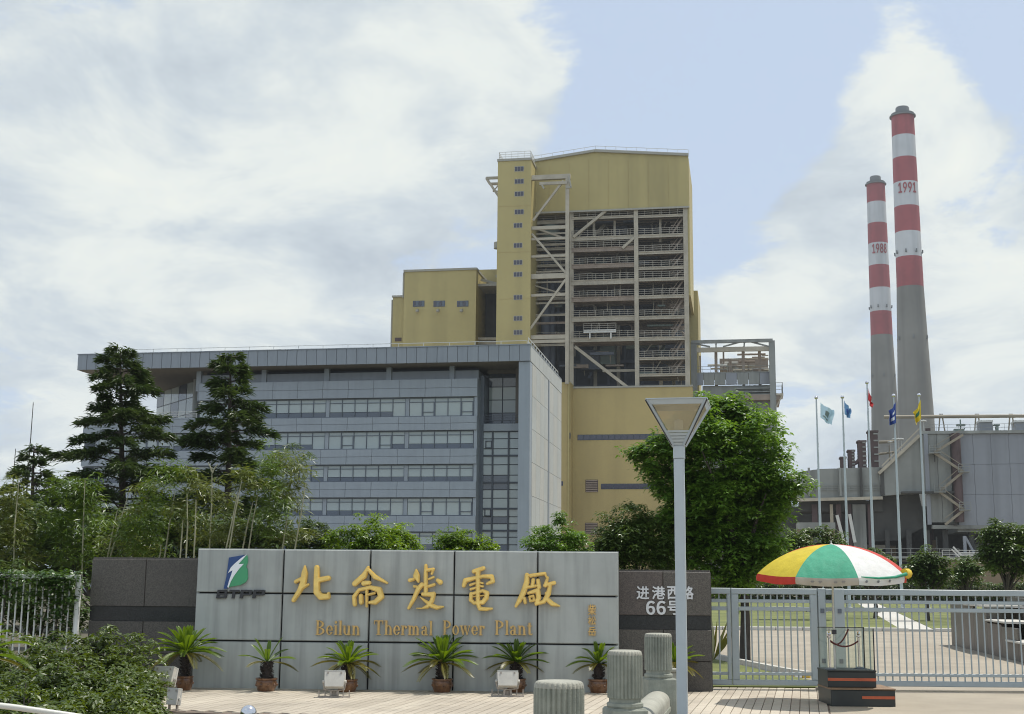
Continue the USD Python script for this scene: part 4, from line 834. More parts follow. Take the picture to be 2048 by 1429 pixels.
# ochre wall of a low shed in front of the plant
t = thing("shed", "low ochre walled shed with a railed flat roof behind the small trees", "shed", (*AT(1888, 1180, 150)[:2], 0), ANG)
put("wall", box(0, 10.5, 0, 5, 0, 4.6), M["brick_wall"], t); put("roof_slab", box(-.2, 10.7, -.2, 5.2, 4.61, 4.85), M["kerb"], t); put("roof_railing", rail_mesh([(0, 0, 4.85), (10.5, 0, 4.85)], .9, 1.5, .06, 2), M["white_paint"], t)
t = thing("pump_house", "small buff block house with a white band under the flue duct", "plant building", (*AT(1600, 1180, 185)[:2], 0), ANG)
put("wall", box(0, 5, 0, 5, 0, 9.4), M["brick_wall"], t); put("fascia", box(-.1, 5.1, -.1, 5.1, 9.41, 10.4), M["plant_grey"], t)
wn = put("window", box(2.0, 3.6, -.06, .02, 6.6, 8.4), M["frame_dark"], t); put("pane", box(2.1, 3.5, -.1, -.065, 6.7, 8.3), M["win_dark"], wn)
# thin masts far left
for px, top_, lab in ((45, 805, "tall thin radio mast standing far off at the left edge"), (16, 898, "short thin mast left of the taller one, far left")):
    c = AT(px, 1100, 180); t = thing("mast", lab, "mast", (c[0], c[1], 0)); zt_ = AT(px, top_, 180)[2]
    put("pole", MB().tube([(0, 0, 0), (.0, 0, zt_ * .55), (0.02, 0, zt_)], [.16, .1, .05], 8), M["plant_dark"], t, smooth=40)

# ------------------------------------------------------------------ sign wall
gl, gr = G(383, 1379), G(1237, 1385)
dep_r = 20.75; gr = AT(1237, 1300, dep_r); gr[2] = 0
sa = math.atan2(gr[1] - gl[1], gr[0] - gl[0])
SW = Frame(gl, sa)
sw = thing("sign_wall", "long grey metal panelled sign wall with gold Chinese characters and English name", "sign wall", (gl[0], gl[1], 0), sa)
X = lambda px, py=1240, y=0.0: SW.x(px, py, y)
Z = lambda py, px=740, y=0.0: SW.z(px, py, y)
xs = [0.0, X(563, 1240), X(738, 1240), X(907, 1240), X(1075, 1240), float(np.linalg.norm((gr - gl)[:2]))]
WT = Z(1101, 740); zr_ = [0.012, Z(1285, 740), Z(1189, 740), WT]
put("wall_core", box(.04, xs[-1] - .04, .04, .55, 0, WT - .015), M["sign_core"], sw)
for i in range(5):
    for j in range(3):
        put("panel", MB().cbox(xs[i] + (.011 if i else 0), xs[i + 1] - (.011 if i < 4 else 0), 0, .055, zr_[j] + (.012 if j else 0), zr_[j + 1] - (.012 if j < 2 else 0), .012), M["sign_panel"], sw)
put("end_panel", box(-.012, .035, .06, .55, .01, WT - .005), M["sign_panel"], sw); put("end_panel", box(xs[-1] - .035, xs[-1] + .012, .06, .55, .01, WT - .005), M["sign_panel"], sw)
put("coping", box(-.012, xs[-1] + .012, .058, .56, WT - .013, WT + .01), M["sign_panel"], sw)
def stroke(pts):
    g = []
    for (x0, y0, r0_), (x1, y1, r1) in zip(pts[:-1], pts[1:]):
        g.append(unary_union([Point(x0, y0).buffer(r0_, 6), Point(x1, y1).buffer(r1, 6)]).convex_hull)
    return unary_union(g) if g else Point(pts[0][0], pts[0][1]).buffer(pts[0][2], 8)
def relief(poly, d, bev):                     # raised character with rounded shoulders
    b = MB(); b.prism(poly, -d * .5, 0.0)
    for k, (ins, a_, c_) in enumerate(((bev * .35, .5, .72), (bev * .8, .72, .88), (bev * 1.4, .88, 1.0))):
        q = poly.buffer(-ins)
        if not q.is_empty: b.prism(q, -d * c_, -d * a_)
    return b
def brush(strokes, x0, y0, sc):               # strokes were read off an enlarged view: (x0, y0) its corner, sc its enlargement
    gs = []
    for s in strokes: gs.append(stroke([(*[f for f in SW.px(x0 + a / sc, y0 + b / sc)], r * 1.14 / sc * 20.3 / F) for a, b, r in s]))
    return unary_union(gs)
CH = {
 "north": (580, 1120, 7.314, [[(225, 95, 12), (222, 200, 42), (200, 350, 45), (150, 450, 34), (60, 590, 28)], [(95, 320, 26), (200, 265, 26)], [(200, 400, 26), (275, 362, 16)],
   [(400, 115, 34), (400, 300, 42), (400, 470, 44), (455, 540, 42), (560, 540, 36), (572, 490, 18)], [(450, 292, 36), (570, 268, 32)]]),
 "lun": (580, 1120, 7.314, [[(1150, 110, 18), (1090, 235, 40), (955, 350, 36)], [(1150, 140, 22), (1250, 250, 32), (1425, 338, 14)], [(1085, 345, 34), (1165, 338, 28)],
   [(955, 650, 30), (945, 540, 28), (1020, 440, 24), (1180, 405, 28), (1310, 440, 40), (1340, 540, 40), (1255, 620, 32), (1170, 625, 20)], [(1045, 530, 30), (1050, 620, 32)], [(1130, 460, 22), (1128, 680, 16)], [(1165, 508, 18), (1245, 488, 16)]]),
 "fa": (800, 1120, 10.24, [[(340, 205, 18), (345, 330, 62), (385, 450, 22)], [(205, 420, 34), (285, 400, 30)], [(535, 115, 28), (535, 300, 38), (535, 650, 40)], [(590, 215, 34), (690, 190, 26), (655, 290, 20)],
   [(600, 395, 20), (690, 358, 22)], [(775, 420, 34), (830, 460, 46)], [(590, 545, 28), (705, 508, 28)], [(455, 515, 46), (380, 600, 46), (290, 800, 38), (185, 990, 26)], [(300, 545, 26), (370, 560, 26)],
   [(480, 705, 38), (640, 710, 44), (695, 700, 42), (660, 840, 42), (570, 955, 38), (460, 995, 14), (345, 992, 8)], [(420, 765, 10), (520, 840, 26), (640, 930, 42), (760, 980, 38), (890, 962, 16)]]),
 "dian": (800, 1120, 10.24, [[(1515, 240, 38), (1710, 175, 38)], [(1600, 250, 46), (1600, 380, 44), (1600, 900, 40), (1640, 1000, 38), (1760, 1012, 34), (1885, 1000, 20)], [(1310, 530, 36), (1345, 425, 46), (1500, 385, 38), (1700, 340, 34), (1880, 345, 42), (1905, 440, 38), (1790, 490, 26)],
   [(1445, 515, 24), (1545, 480, 20)], [(1455, 605, 24), (1560, 570, 20)], [(1640, 535, 22), (1700, 545, 22)], [(1650, 470, 18), (1700, 480, 20)], [(1465, 700, 38), (1455, 820, 38), (1520, 885, 32), (1700, 870, 42), (1770, 780, 46), (1785, 680, 42), (1700, 635, 30), (1470, 700, 30)], [(1480, 755, 14), (1720, 730, 14)]]),
 "chang": (1000, 1120, 8.404, [[(455, 255, 32), (452, 380, 42), (395, 550, 44), (330, 680, 36), (268, 780, 20)], [(520, 268, 30), (755, 232, 24)], [(755, 235, 22), (785, 305, 12)], [(560, 340, 30), (545, 430, 30)], [(640, 350, 30), (655, 460, 34)], [(430, 465, 24), (600, 440, 24)],
   [(480, 560, 22), (635, 515, 38), (650, 640, 40), (615, 730, 32)], [(500, 625, 22), (560, 605, 18), (575, 680, 22), (510, 695, 18), (500, 625, 18)], [(410, 650, 28), (425, 720, 24)], [(800, 300, 20), (765, 430, 32)], [(755, 430, 28), (910, 388, 30)], [(840, 440, 30), (815, 570, 38), (740, 700, 32), (605, 752, 18)], [(775, 560, 20), (800, 670, 34), (880, 740, 36), (1000, 775, 10)]]),
}
for k, (a_, b_, c_, s) in CH.items():
    put("gold_character", relief(brush(s, a_, b_, c_), .10, .014), M["gold"], sw, label="large gold brush-written character")
# serif English name, built letter by letter
def ell(cx, cy, rx, ry): 
    t = np.linspace(0, 2 * math.pi, 28, endpoint=False); return Polygon(np.column_stack([cx + rx * np.cos(t), cy + ry * np.sin(t)]))
def bx(x0, y0, x1, y1): return Polygon([(x0, y0), (x1, y0), (x1, y1), (x0, y1)])
S_, H_ = .17, .05
def stem(x, h, serif=True, top="flag"):
    g = [bx(x, 0, x + S_, h)]
    if serif: g.append(bx(x - .07, 0, x + S_ + .07, H_))
    if top == "both": g.append(bx(x - .07, h - H_, x + S_ + .07, h))
    if top == "flag": g.append(bx(x - .08, h - H_, x + S_ * .6, h))
    return unary_union(g)
def ring(cx, cy, rx, ry, tx, ty): return ell(cx, cy, rx, ry).difference(ell(cx, cy, rx - tx, ry - ty))
XH = .66
def arch(x, w): return ring(x + w / 2, XH - .30, w / 2 + S_ * .5, .30, S_, .06).intersection(bx(x, XH - .30, x + w + S_, XH + .1)).union(bx(x + w - S_ * .5 + 0, H_, x + w + S_ * .5, XH - .29)).union(bx(x + w - S_ * .5 - .07, 0, x + w + S_ * .5 + .07, H_))
bowl = lambda x, y0, y1, w: ring(x, (y0 + y1) / 2, w, (y1 - y0) / 2, S_ * 1.05, H_ * 1.1).intersection(bx(x, y0, x + w + .1, y1))
GL = {
 "B": (.80, lambda: unary_union([stem(.08, 1, top="both"), bowl(.2, .5 - .02, 1, .48), bowl(.2, 0, .53, .55)])),
 "e": (.60, lambda: ring(.3, XH / 2, .29, XH / 2, S_ * .95, .06).difference(bx(.36, XH * .30, .7, XH * .47)).union(bx(.1, XH * .47, .58, XH * .56))),
 "i": (.36, lambda: stem(.1, XH).union(ell(.18, .88, .10, .10))),
 "l": (.36, lambda: stem(.1, 1.0)),
 "u": (.70, lambda: unary_union([bx(.06, .2, .06 + S_, XH), bx(-.02, XH - H_, .06 + S_ * .6, XH), ring(.33, .28, .27, .28, S_, .07).intersection(bx(0, 0, .7, .28)), stem(.43, XH)])),
 "n": (.70, lambda: unary_union([stem(.08, XH), arch(.16, .38)])),
 "T": (.82, lambda: unary_union([bx(.31, 0, .31 + S_ * 1.1, 1), bx(.22, 0, .60, H_), bx(.02, 1 - .07, .78, 1), bx(.02, .72, .075, 1), bx(.725, .72, .78, 1)])),
 "h": (.70, lambda: unary_union([stem(.08, 1.0), arch(.16, .38)])),
 "r": (.54, lambda: unary_union([stem(.08, XH), ell(.43, XH - .11, .10, .10), bx(.24, XH - .08, .43, XH - .01)])),
 "m": (1.02, lambda: unary_union([stem(.08, XH), arch(.16, .34), arch(.50, .34)])),
 "a": (.62, lambda: unary_union([bx(.34, .05, .34 + S_, XH * .72), bx(.34, 0, .62, H_ * 1.5), ring(.30, XH * .62, .21, XH * .38, S_ * .8, .06).intersection(bx(0, XH * .66, .7, XH)), ell(.14, XH * .78, .09, .09), ring(.27, XH * .27, .23, XH * .28, S_ * .9, .06)])),
 "P": (.74, lambda: unary_union([stem(.08, 1, top="both"), bowl(.2, .44, 1, .50)])),
 "o": (.64, lambda: ring(.32, XH / 2, .30, XH / 2, S_, .055)),
 "w": (.92, lambda: unary_union([Polygon([(.02, XH), (.02 + S_, XH), (.32, 0), (.24, 0)]), Polygon([(.24, 0), (.32, 0), (.46, XH), (.40, XH)]), Polygon([(.36, XH), (.36 + S_, XH), (.66, 0), (.58, 0)]), Polygon([(.58, 0), (.66, 0), (.86, XH), (.80, XH)]), bx(-.04, XH - H_, .27, XH), bx(.32, XH - H_, .60, XH), bx(.72, XH - H_, .92, XH)])),
 "t": (.46, lambda: unary_union([bx(.13, .06, .13 + S_, .86), bx(.02, XH - .06, .40, XH), ring(.31, .15, .18, .15, S_ * .6, .06).intersection(bx(.13, 0, .46, .12))])),
}
from shapely import affinity
for word, px0, px1 in (("Beilun", 632, 722), ("Thermal", 748, 867), ("Power", 886, 971), ("Plant", 990, 1066)):
    x0, x1 = X(px0, 1258), X(px1, 1258); z0 = Z(1270.5, (px0 + px1) / 2); hL = Z(1241, px0) - Z(1270, px0)
    tot = sum(GL[c][0] for c in word); sx = (x1 - x0) / tot; cx = 0
    for c in word:
        g = affinity.translate(affinity.scale(GL[c][1](), sx * .93, hL, origin=(0, 0)), x0 + cx * sx, z0); cx += GL[c][0]
        put("letter", MB().prism(g.buffer(0), -.030, -.002), M["gold_dull"], sw, label=f"gold serif letter {c}")
# emblem
def lp(pts): return Polygon([SW.px(420 + a / 11.907, 1100 + b / 11.907) for a, b in pts]).buffer(0)
bolt = lp([(893, 112), (800, 165), (715, 230), (600, 330), (510, 420), (436, 562), (475, 528), (548, 488), (515, 600), (468, 730), (425, 890), (452, 903), (505, 760), (585, 620), (705, 455), (815, 336), (690, 342), (770, 250)])
blue = lp([(462, 185), (840, 122), (715, 230), (600, 330), (510, 420), (436, 562), (548, 488), (515, 600), (425, 890), (420, 930), (335, 925), (400, 640)]).difference(bolt.buffer(.002))
green = lp([(880, 125), (905, 170), (908, 300), (868, 405), (905, 470), (908, 690), (860, 770), (730, 840), (462, 890), (520, 720), (585, 620), (705, 455), (815, 336), (690, 342), (770, 250)]).difference(bolt.buffer(.002))
put("emblem_blue", MB().prism(blue, -.03, -.002), M["logo_blue"], sw); put("emblem_green", MB().prism(green, -.03, -.002), M["logo_green"], sw); put("emblem_bolt", MB().prism(bolt, -.034, -.002), M["logo_white"], sw)
BL = {"B": [bx(.0, 0, .22, 1), bx(.0, .78, .85, 1), bx(0, .40, .9, .60), bx(0, 0, .9, .22), bx(.75, .08, 1.0, .50), bx(.72, .52, .95, .92)], "T": [bx(0, .76, 1, 1), bx(.36, 0, .64, .8)], "P": [bx(.0, 0, .27, 1), bx(0, .78, .9, 1), bx(0, .34, .9, .56), bx(.76, .4, 1, .94)]}
for c, a_, b_ in (("B", 152, 425), ("T", 435, 695), ("P", 712, 1000), ("P", 1010, 1310)):
    (x0, z0), (x1, z1) = SW.px(420 + a_ / 11.907, 1100 + 1155 / 11.907), SW.px(420 + b_ / 11.907, 1100 + 955 / 11.907)
    g = affinity.affine_transform(unary_union(BL[c]), [x1 - x0 - .01, (z1 - z0) * .16, 0, z1 - z0, x0, z0]); put("emblem_letter", MB().prism(g, -.034, -.002), M["black_letter"], sw, label=f"black letter {c}")
GLY = json.loads('''{"进":[[[[4,-2],[5,3],[34,28],[33,77],[8,78],[6,97],[55,97],[56,26],[69,16],[66,27],[81,44],[88,61],[65,63],[63,83],[91,86],[91,113],[65,114],[62,129],[45,118],[13,153],[13,158],[28,167],[62,133],[90,136],[92,165],[112,167],[115,136],[138,136],[140,165],[160,167],[163,136],[186,135],[189,132],[186,114],[163,113],[163,86],[190,84],[192,66],[190,63],[163,62],[160,12],[140,14],[139,62],[113,63],[99,29],[83,11],[100,7],[193,10],[196,5],[191,-10],[148,-15],[92,-13],[69,-7],[44,8],[17,-18]],[[115,86],[139,85],[139,113],[115,113]]]],"港":[[[[3,99],[4,104],[15,116],[48,99],[52,110],[84,112],[84,126],[60,127],[56,132],[50,129],[15,152],[14,158],[25,170],[62,149],[83,149],[85,169],[104,171],[107,167],[108,149],[137,149],[139,169],[158,171],[161,149],[190,146],[190,129],[161,126],[161,112],[196,108],[195,90],[165,87],[199,51],[187,37],[183,37],[163,51],[160,24],[103,23],[103,5],[106,3],[159,3],[163,9],[165,23],[168,25],[185,17],[180,-7],[165,-17],[100,-18],[90,-14],[81,-1],[79,49],[64,36],[54,35],[29,-14],[22,-16],[8,-4],[41,61],[45,63],[56,59],[81,87],[52,88],[40,76]],[[107,88],[103,77],[145,78],[139,89]],[[104,57],[104,44],[141,45],[140,56]],[[108,112],[138,111],[138,126],[108,126]]]],"西":[[[[8,139],[8,157],[11,159],[189,158],[189,137],[132,135],[132,116],[179,115],[182,112],[181,-17],[162,-18],[158,-7],[42,-7],[39,-18],[20,-18],[19,113],[66,116],[66,135]],[[43,34],[42,15],[159,16],[159,41],[125,42],[112,50],[108,93],[88,93],[83,72],[75,57],[60,42],[47,34]],[[133,94],[132,64],[159,64],[159,93]],[[89,117],[109,116],[109,136],[89,136]],[[41,58],[46,59],[58,71],[65,87],[65,93],[41,93]]]],"路":[[[[6,-7],[4,9],[13,15],[16,82],[33,81],[35,20],[41,21],[41,93],[14,96],[16,163],[84,163],[88,119],[102,139],[118,172],[136,167],[134,152],[168,152],[181,146],[176,128],[155,91],[169,78],[198,60],[189,47],[183,42],[180,-18],[162,-18],[158,-12],[119,-12],[115,-19],[97,-18],[95,42],[85,42],[77,51],[64,51],[64,26],[87,29],[91,13],[89,9],[10,-10]],[[118,10],[160,9],[160,38],[118,38]],[[139,73],[126,60],[153,61]],[[126,131],[139,108],[152,129]],[[64,74],[86,72],[91,67],[113,81],[123,92],[111,109],[93,91],[87,94],[64,93]],[[35,116],[64,115],[64,142],[35,142]]]],"号":[[[[9,89],[187,91],[190,87],[190,74],[187,70],[73,69],[70,56],[166,53],[159,9],[148,-12],[129,-19],[92,-18],[85,1],[129,2],[135,12],[139,33],[39,34],[37,40],[46,69],[11,70]]],[[[33,161],[164,163],[166,104],[35,102]],[[57,143],[57,123],[142,124],[141,142]]]],"柴":[[[[3,3],[36,19],[67,41],[10,43],[11,64],[86,66],[85,83],[16,73],[6,74],[4,92],[17,97],[19,154],[39,152],[41,99],[49,102],[52,171],[72,170],[74,146],[99,145],[104,142],[106,170],[126,172],[128,142],[171,157],[174,157],[187,144],[186,139],[182,137],[128,117],[130,100],[169,100],[175,121],[192,116],[193,100],[184,82],[169,78],[111,80],[112,65],[190,62],[188,43],[132,41],[160,21],[196,5],[196,1],[184,-12],[150,1],[112,29],[108,-19],[87,-17],[85,27],[48,0],[17,-14],[3,0]],[[106,90],[105,86],[108,87]],[[73,105],[104,107],[104,126],[73,124]]]],"松":[[[[139,158],[142,164],[154,167],[160,165],[174,126],[194,91],[194,88],[181,74],[176,75],[163,95]]],[[[77,3],[99,44],[120,105],[125,107],[141,101],[143,97],[134,69],[113,15],[155,19],[143,50],[161,57],[183,15],[190,-7],[172,-15],[166,-3],[159,-2],[85,-13]]],[[[2,35],[19,67],[33,106],[7,108],[5,126],[7,129],[35,130],[36,170],[57,170],[58,130],[82,128],[83,109],[58,106],[71,87],[91,120],[105,164],[125,162],[127,157],[121,134],[104,93],[90,73],[78,78],[85,62],[71,47],[58,62],[57,-18],[36,-17],[35,48],[15,17],[11,18]]]],"岳":[[[[7,75],[35,78],[38,156],[156,169],[168,155],[166,150],[60,137],[58,127],[183,123],[182,105],[150,104],[148,102],[148,78],[192,75],[192,58],[175,54],[178,51],[177,-17],[157,-18],[154,-10],[25,-9],[24,50],[44,50],[46,12],[86,12],[87,54],[9,56]],[[155,12],[157,55],[111,55],[111,12]],[[58,104],[58,78],[125,78],[124,104]]]],"6":[[[[6,60],[10,105],[19,127],[33,143],[49,151],[71,153],[90,147],[104,135],[104,132],[91,118],[87,118],[69,128],[52,125],[41,113],[35,94],[36,87],[53,94],[76,93],[90,86],[100,74],[106,56],[106,34],[98,13],[87,1],[65,-8],[48,-6],[34,0],[23,9],[14,24]],[[34,58],[38,34],[49,19],[59,16],[73,23],[78,34],[79,50],[70,68],[54,71],[43,66]]]]}''')
def glyph(ch, h): return unary_union([Polygon(g[0], g[1:]).buffer(0) for g in GLY[ch]]).buffer(0), h / 200.0
def put_glyph(ch, fr, px0, px1, py0, py1, y, d, m, parent, name, label):
    g, _ = glyph(ch, 1); b = g.bounds; (xa_, zb_), (xb_, za) = fr.px(px0, py1, y), fr.px(px1, py0, y)
    sx, sz = (xb_ - xa_) / (b[2] - b[0]), (za - zb_) / (b[3] - b[1])
    put(name, MB().prism(affinity.affine_transform(g, [sx, 0, 0, sz, xa_ - b[0] * sx, zb_ - b[1] * sz]), y - d, y - .002), M[m], parent, label=label)
for ch, a_, b_ in (("柴", 1209, 1231), ("松", 1233, 1250), ("岳", 1254, 1272)): put_glyph(ch, SW, 1176, 1192, a_, b_, 0.0, .025, "gold_dull", sw, "signature_character", "small gold character of the vertical signature")

# ------------------------------------------------------------------ granite wing walls
def wing(pxl, pxr, y_off, tops, label, lit):
    WF = Frame(SW.o + SW.d * y_off, sa)
    x0, x1 = WF.x(pxl, 1250), WF.x(pxr, 1250)
    xm = (x0 + x1) / 2
    w = thing("granite_wall", label, "wall", (WF.o[0], WF.o[1], 0), sa)
    zb0, zb1, zt_ = WF.z(tops[3], tops[1]), WF.z(tops[3], tops[2]), WF.z(tops[3], tops[0])
    put("wall_core", box(x0 + .02, x1 - .02, .06, .5, 0, zt_ - .01), M["sign_core"], w)
    for k in range(2):
        a_, b_ = x0 + (x1 - x0) * k / 2 + (.003 if k else 0), x0 + (x1 - x0) * (k + 1) / 2 - (0 if k else .003)
        put("granite_slab", MB().cbox(a_, b_, 0, .055, zb0, zt_, .006), M["granite_b" if k == lit else "granite"], w)
        put("granite_slab", MB().cbox(a_, b_, 0, .055, 0, (zb1) * .5 - .003, .006), M["granite"], w)
        put("granite_slab", MB().cbox(a_, b_, 0, .055, (zb1) * .5 + .003, zb1, .006), M["granite"], w)
    put("black_band", box(x0, x1, .025, .058, zb1 + .004, zb0 - .004), M["granite_black"], w)
    put("cap", box(x0 - .005, x1 + .005, .06, .51, zt_ - .008, zt_ + .03), M["granite"], w)
    put("end_slab", box(x1 - .018, x1 + .02, .06, .5, 0, zt_ - .008), M["granite"], w)
    return w, WF
wing(177, 395, .42, (1119, 1213, 1243, 280), "dark speckled granite wing wall with black band, left of the sign wall", 9)
wr, WF = wing(1232, 1422, .42, (1144, 1231, 1260, 1330), "dark granite wing wall with silver street address, right of the sign wall", 0)
for ch, a_, b_ in (("进", 1273, 1298), ("港", 1304, 1330), ("西", 1334, 1358), ("路", 1362, 1387)): put_glyph(ch, WF, a_, b_, 1173, 1199, 0, .02, "silver_letter", wr, "address_character", "silver address character")
for ch, a_, b_ in (("6", 1292, 1310), ("6", 1313, 1331), ("号", 1335, 1359)): put_glyph(ch, WF, a_, b_, 1202, 1230, 0, .02, "silver_letter", wr, "address_character", "silver house number character")

# ------------------------------------------------------------------ potted cycads before the sign
def leaf_mesh(P, T, N, L, W, droop=0.0):       # many small two-triangle leaves: root P, direction T, face normal N
    T = T / np.maximum(np.linalg.norm(T, axis=1, keepdims=True), 1e-9); B = np.cross(N, T); B /= np.maximum(np.linalg.norm(B, axis=1, keepdims=True), 1e-9)
    L, W = np.broadcast_to(L, len(P))[:, None], np.broadcast_to(W, len(P))[:, None]
    mid = P + T * L * .45; tip = P + T * L - np.array([0, 0, 1.0]) * L * droop
    V = np.stack([P, mid + B * W / 2, tip, mid - B * W / 2], 1).reshape(-1, 3); k = np.arange(len(P))[:, None] * 4
    return V, np.vstack([k + [0, 1, 2], k + [0, 2, 3]])

def frond_mesh(rng, ang, rise, length, droop):
    n = 20; t = np.linspace(0, 1, n); c, s = math.cos(ang), math.sin(ang)
    r = length * (t * math.cos(rise) ); z = length * (t * math.sin(rise) - droop * t ** 2.2)
    mid = np.column_stack([r * c, r * s, z]); b = MB(); b.tube(mid, np.linspace(.008, .002, n), 4, cap=False)
    d = np.gradient(mid, axis=0); d /= np.linalg.norm(d, axis=1, keepdims=True); side = np.array([-s, c, 0.0])
    tt = np.linspace(.12, .99, 26); P = np.column_stack([np.interp(tt, t, mid[:, i]) for i in range(3)]); D = np.column_stack([np.interp(tt, t, d[:, i]) for i in range(3)])
    for sg in (-1, 1):
        T = D * .95 + side * sg * .6 + np.array([0, 0, .28]); N = np.cross(D, side * sg) ; N = np.where(N[:, 2:3] < 0, -N, N)
        L = length * .20 * np.sin(np.clip(tt * 1.05, .1, 1) * math.pi * .93) ** .6 + .02
        V, Fc = leaf_mesh(P, T, N, L, .012, .10); b.add(V, Fc)
    return b

def cycad(px, py, pot_w, pot_h, trunk_h, flen, nf, seed, label, spread=1.0, yel=4):
    p = G(px, py); k = p[1] / F; rng = np.random.default_rng(seed)
    t = thing("potted_cycad", label, "potted palm", (p[0], p[1], 0), rng.uniform(0, 6), "potted palms along the sign wall")
    R, H = pot_w * k / 2, pot_h * k
    put("pot", MB().lathe([(R * .68, 0), (R * .78, H * .12), (R * .98, H * .5), (R * 1.0, H * .74), (R * .93, H * .86), (R * 1.03, H * .9), (R * 1.03, H), (R * .88, H), (R * .86, H * .88)], 32), M["glaze"], t, smooth=35)
    rb = MB()
    for j in range(9): a = 2 * math.pi * j / 9; rb.lathe([(.006, -.004), (R * .13, 0), (R * .10, .014), (.004, .018)], 8, (0, 0, 0)) if False else rb.tm(trimesh.creation.icosphere(1, R * .14).apply_translation((R * .96 * math.cos(a), R * .96 * math.sin(a), H * .56)))
    put("relief_band", rb, M["glaze"], t, smooth=True)
    put("soil", MB().lathe([(R * .87, H * .88), (.01, H * .93)], 20), M["pot_soil"], t)
    h0 = H * .9; tr = trunk_h * k; b = MB(); b.lathe([(R * .40, h0), (R * .46, h0 + tr * .4), (R * .42, h0 + tr * .8), (R * .25, h0 + tr)], 16)
    for j in range(90):
        a, zz_ = rng.uniform(0, 6.28), rng.uniform(0, .95); rr = R * .45; c = np.array([rr * math.cos(a), rr * math.sin(a), h0 + tr * zz_]); b.beam(c * [.9, .9, 1], c + np.array([.035 * math.cos(a), .035 * math.sin(a), .03]), .016, .01)
    put("trunk", b, M["palm_trunk"], t)
    top = np.array([0, 0, h0 + tr * .96])
    for j in range(nf):
        u = (j + .5) / nf; rise = math.radians(82 - 88 * u ** .9) + rng.normal(0, .06); L = flen * k * (0.74 + .3 * math.sin(u * 2.6)) * rng.uniform(.85, 1.08)
        f = frond_mesh(rng, j * 2.39996 + rng.uniform(-.2, .2), rise, L, (.16 + .22 * u) * spread * rng.uniform(.8, 1.25)).get(); f.vertices += top
        put("frond", f, M["frond_y" if j >= nf - yel - 3 and nf > 15 or j >= nf - yel else "frond"], t)
for a in ((368, 1384, 33, 30, 48, 78, 40, 1, "big dark potted cycad at the sign's left end, beside the first floodlight", 1, 3),
          (532, 1386, 41, 28, 34, 64, 11, 2, "small sparse potted cycad with upright leaves, second from the left", .7, 2),
          (694, 1387, 40, 27, 32, 68, 30, 3, "potted cycad standing partly behind the second floodlight", 1, 6),
          (884, 1388, 40, 29, 34, 78, 40, 4, "bushy potted cycad in the middle of the sign, below the word Power", 1, 7),
          (1032, 1388, 38, 29, 34, 66, 34, 5, "potted cycad standing behind the third floodlight", 1, 6),
          (1197, 1389, 39, 29, 32, 64, 32, 6, "potted cycad half hidden by the fluted posts", 1, 6),
          (1352, 1389, 38, 29, 32, 62, 24, 7, "potted cycad before the granite wall, hidden behind the lamp pole", 1, 5)): cycad(*a)

# ------------------------------------------------------------------ floodlights
def flood(px, py, w, h, tilt, label, rz=0.1, stand=True):
    p = G(px, py); k = p[1] / F; W, H = w * k, h * k
    t = thing("floodlight", label, "floodlight", (p[0], p[1], 0), rz, "ground floodlights facing the sign")
    zc = (22 if stand else 14) * k + H * .5; D = H * .55
    def R(b): 
        g = b.get(); g.apply_transform(trimesh.transformations.rotation_matrix(tilt, (1, 0, 0))); g.vertices += (0, 0, zc); return g
    tap = Polygon([(-W * .46, -H / 2), (W * .46, -H / 2), (W / 2, H / 2), (-W / 2, H / 2)])
    put("housing", R(MB().prism(tap, -D * .4, D * .3)), M["steel_box"], t)
    put("lid", R(MB().cbox(-W * .53, W * .53, D * .3, D * .48, -H * .52, H * .54, .006)), M["steel_box"], t)
    put("lens", R(box(-W * .46, W * .46, D * .481, D * .50, -H * .45, H * .47)), M["pane"], t)
    put("top_rim", R(box(-W * .51, W * .51, -D * .42, D * .3, H * .5, H * .545)), M["white_paint"], t)
    for s in (-1, 1): put("clip", R(box(s * W * .33 - .012, s * W * .33 + .012, -D * .47, -D * .4, H * .34, H * .45)), M["rust_leg"], t)
    for s in (-1, 1): put("pivot", MB().tube([(s * W * .50, 0, zc - H * .12), (s * W * .60, 0, zc - H * .12)], .02, 10), M["steel_box"], t)
    if stand:
        u = MB().tube([(-W * .57, 0, zc - H * .12), (-W * .5, 0, zc - H * .62), (0, 0, zc - H * .70), (W * .5, 0, zc - H * .62), (W * .57, 0, zc - H * .12)], .011, 6)
        put("yoke", u, M["rust_leg"], t)
        for s in (-1, 1): put("leg", MB().tube([(s * .045, 0, zc - H * .72), (s * .05, -.01, .02)], .018, 8), M["rust_leg"], t)
        put("base", box(-W * .8, W * .8, -.05, .05, .027, .045), M["rust_leg"], t)
        for s in (-.75, -.45, .45, .75): put("bolt", MB().tube([(s * W, 0, .04), (s * W, 0, .13)], .008, 6), M["rust_leg"], t)
        put("gear_box", MB().cbox(-.06, .06, .03, .10, .04, zc - H * .75, .008), M["rust_leg"], t)
    else:
        put("leg", MB().box(-W * .4, -W * .3, -.02, .02, .02, zc - H * .45).box(W * .3, W * .4, -.02, .02, .02, zc - H * .45), M["rust_leg"], t)
flood(668, 1399, 39, 30, -0.35, "pale box floodlight on two legs below the word Thermal", .05)
flood(1015, 1397, 40, 28, -0.35, "pale box floodlight on two legs below the word Plant", .02)
flood(327, 1395, 42, 34, -0.30, "pale box floodlight at the hedge's end beside the biggest cycad", -.25)
flood(346, 1425, 24, 30, -0.15, "smallest box floodlight, low at the edge of the shrubs in front", -.3, False)

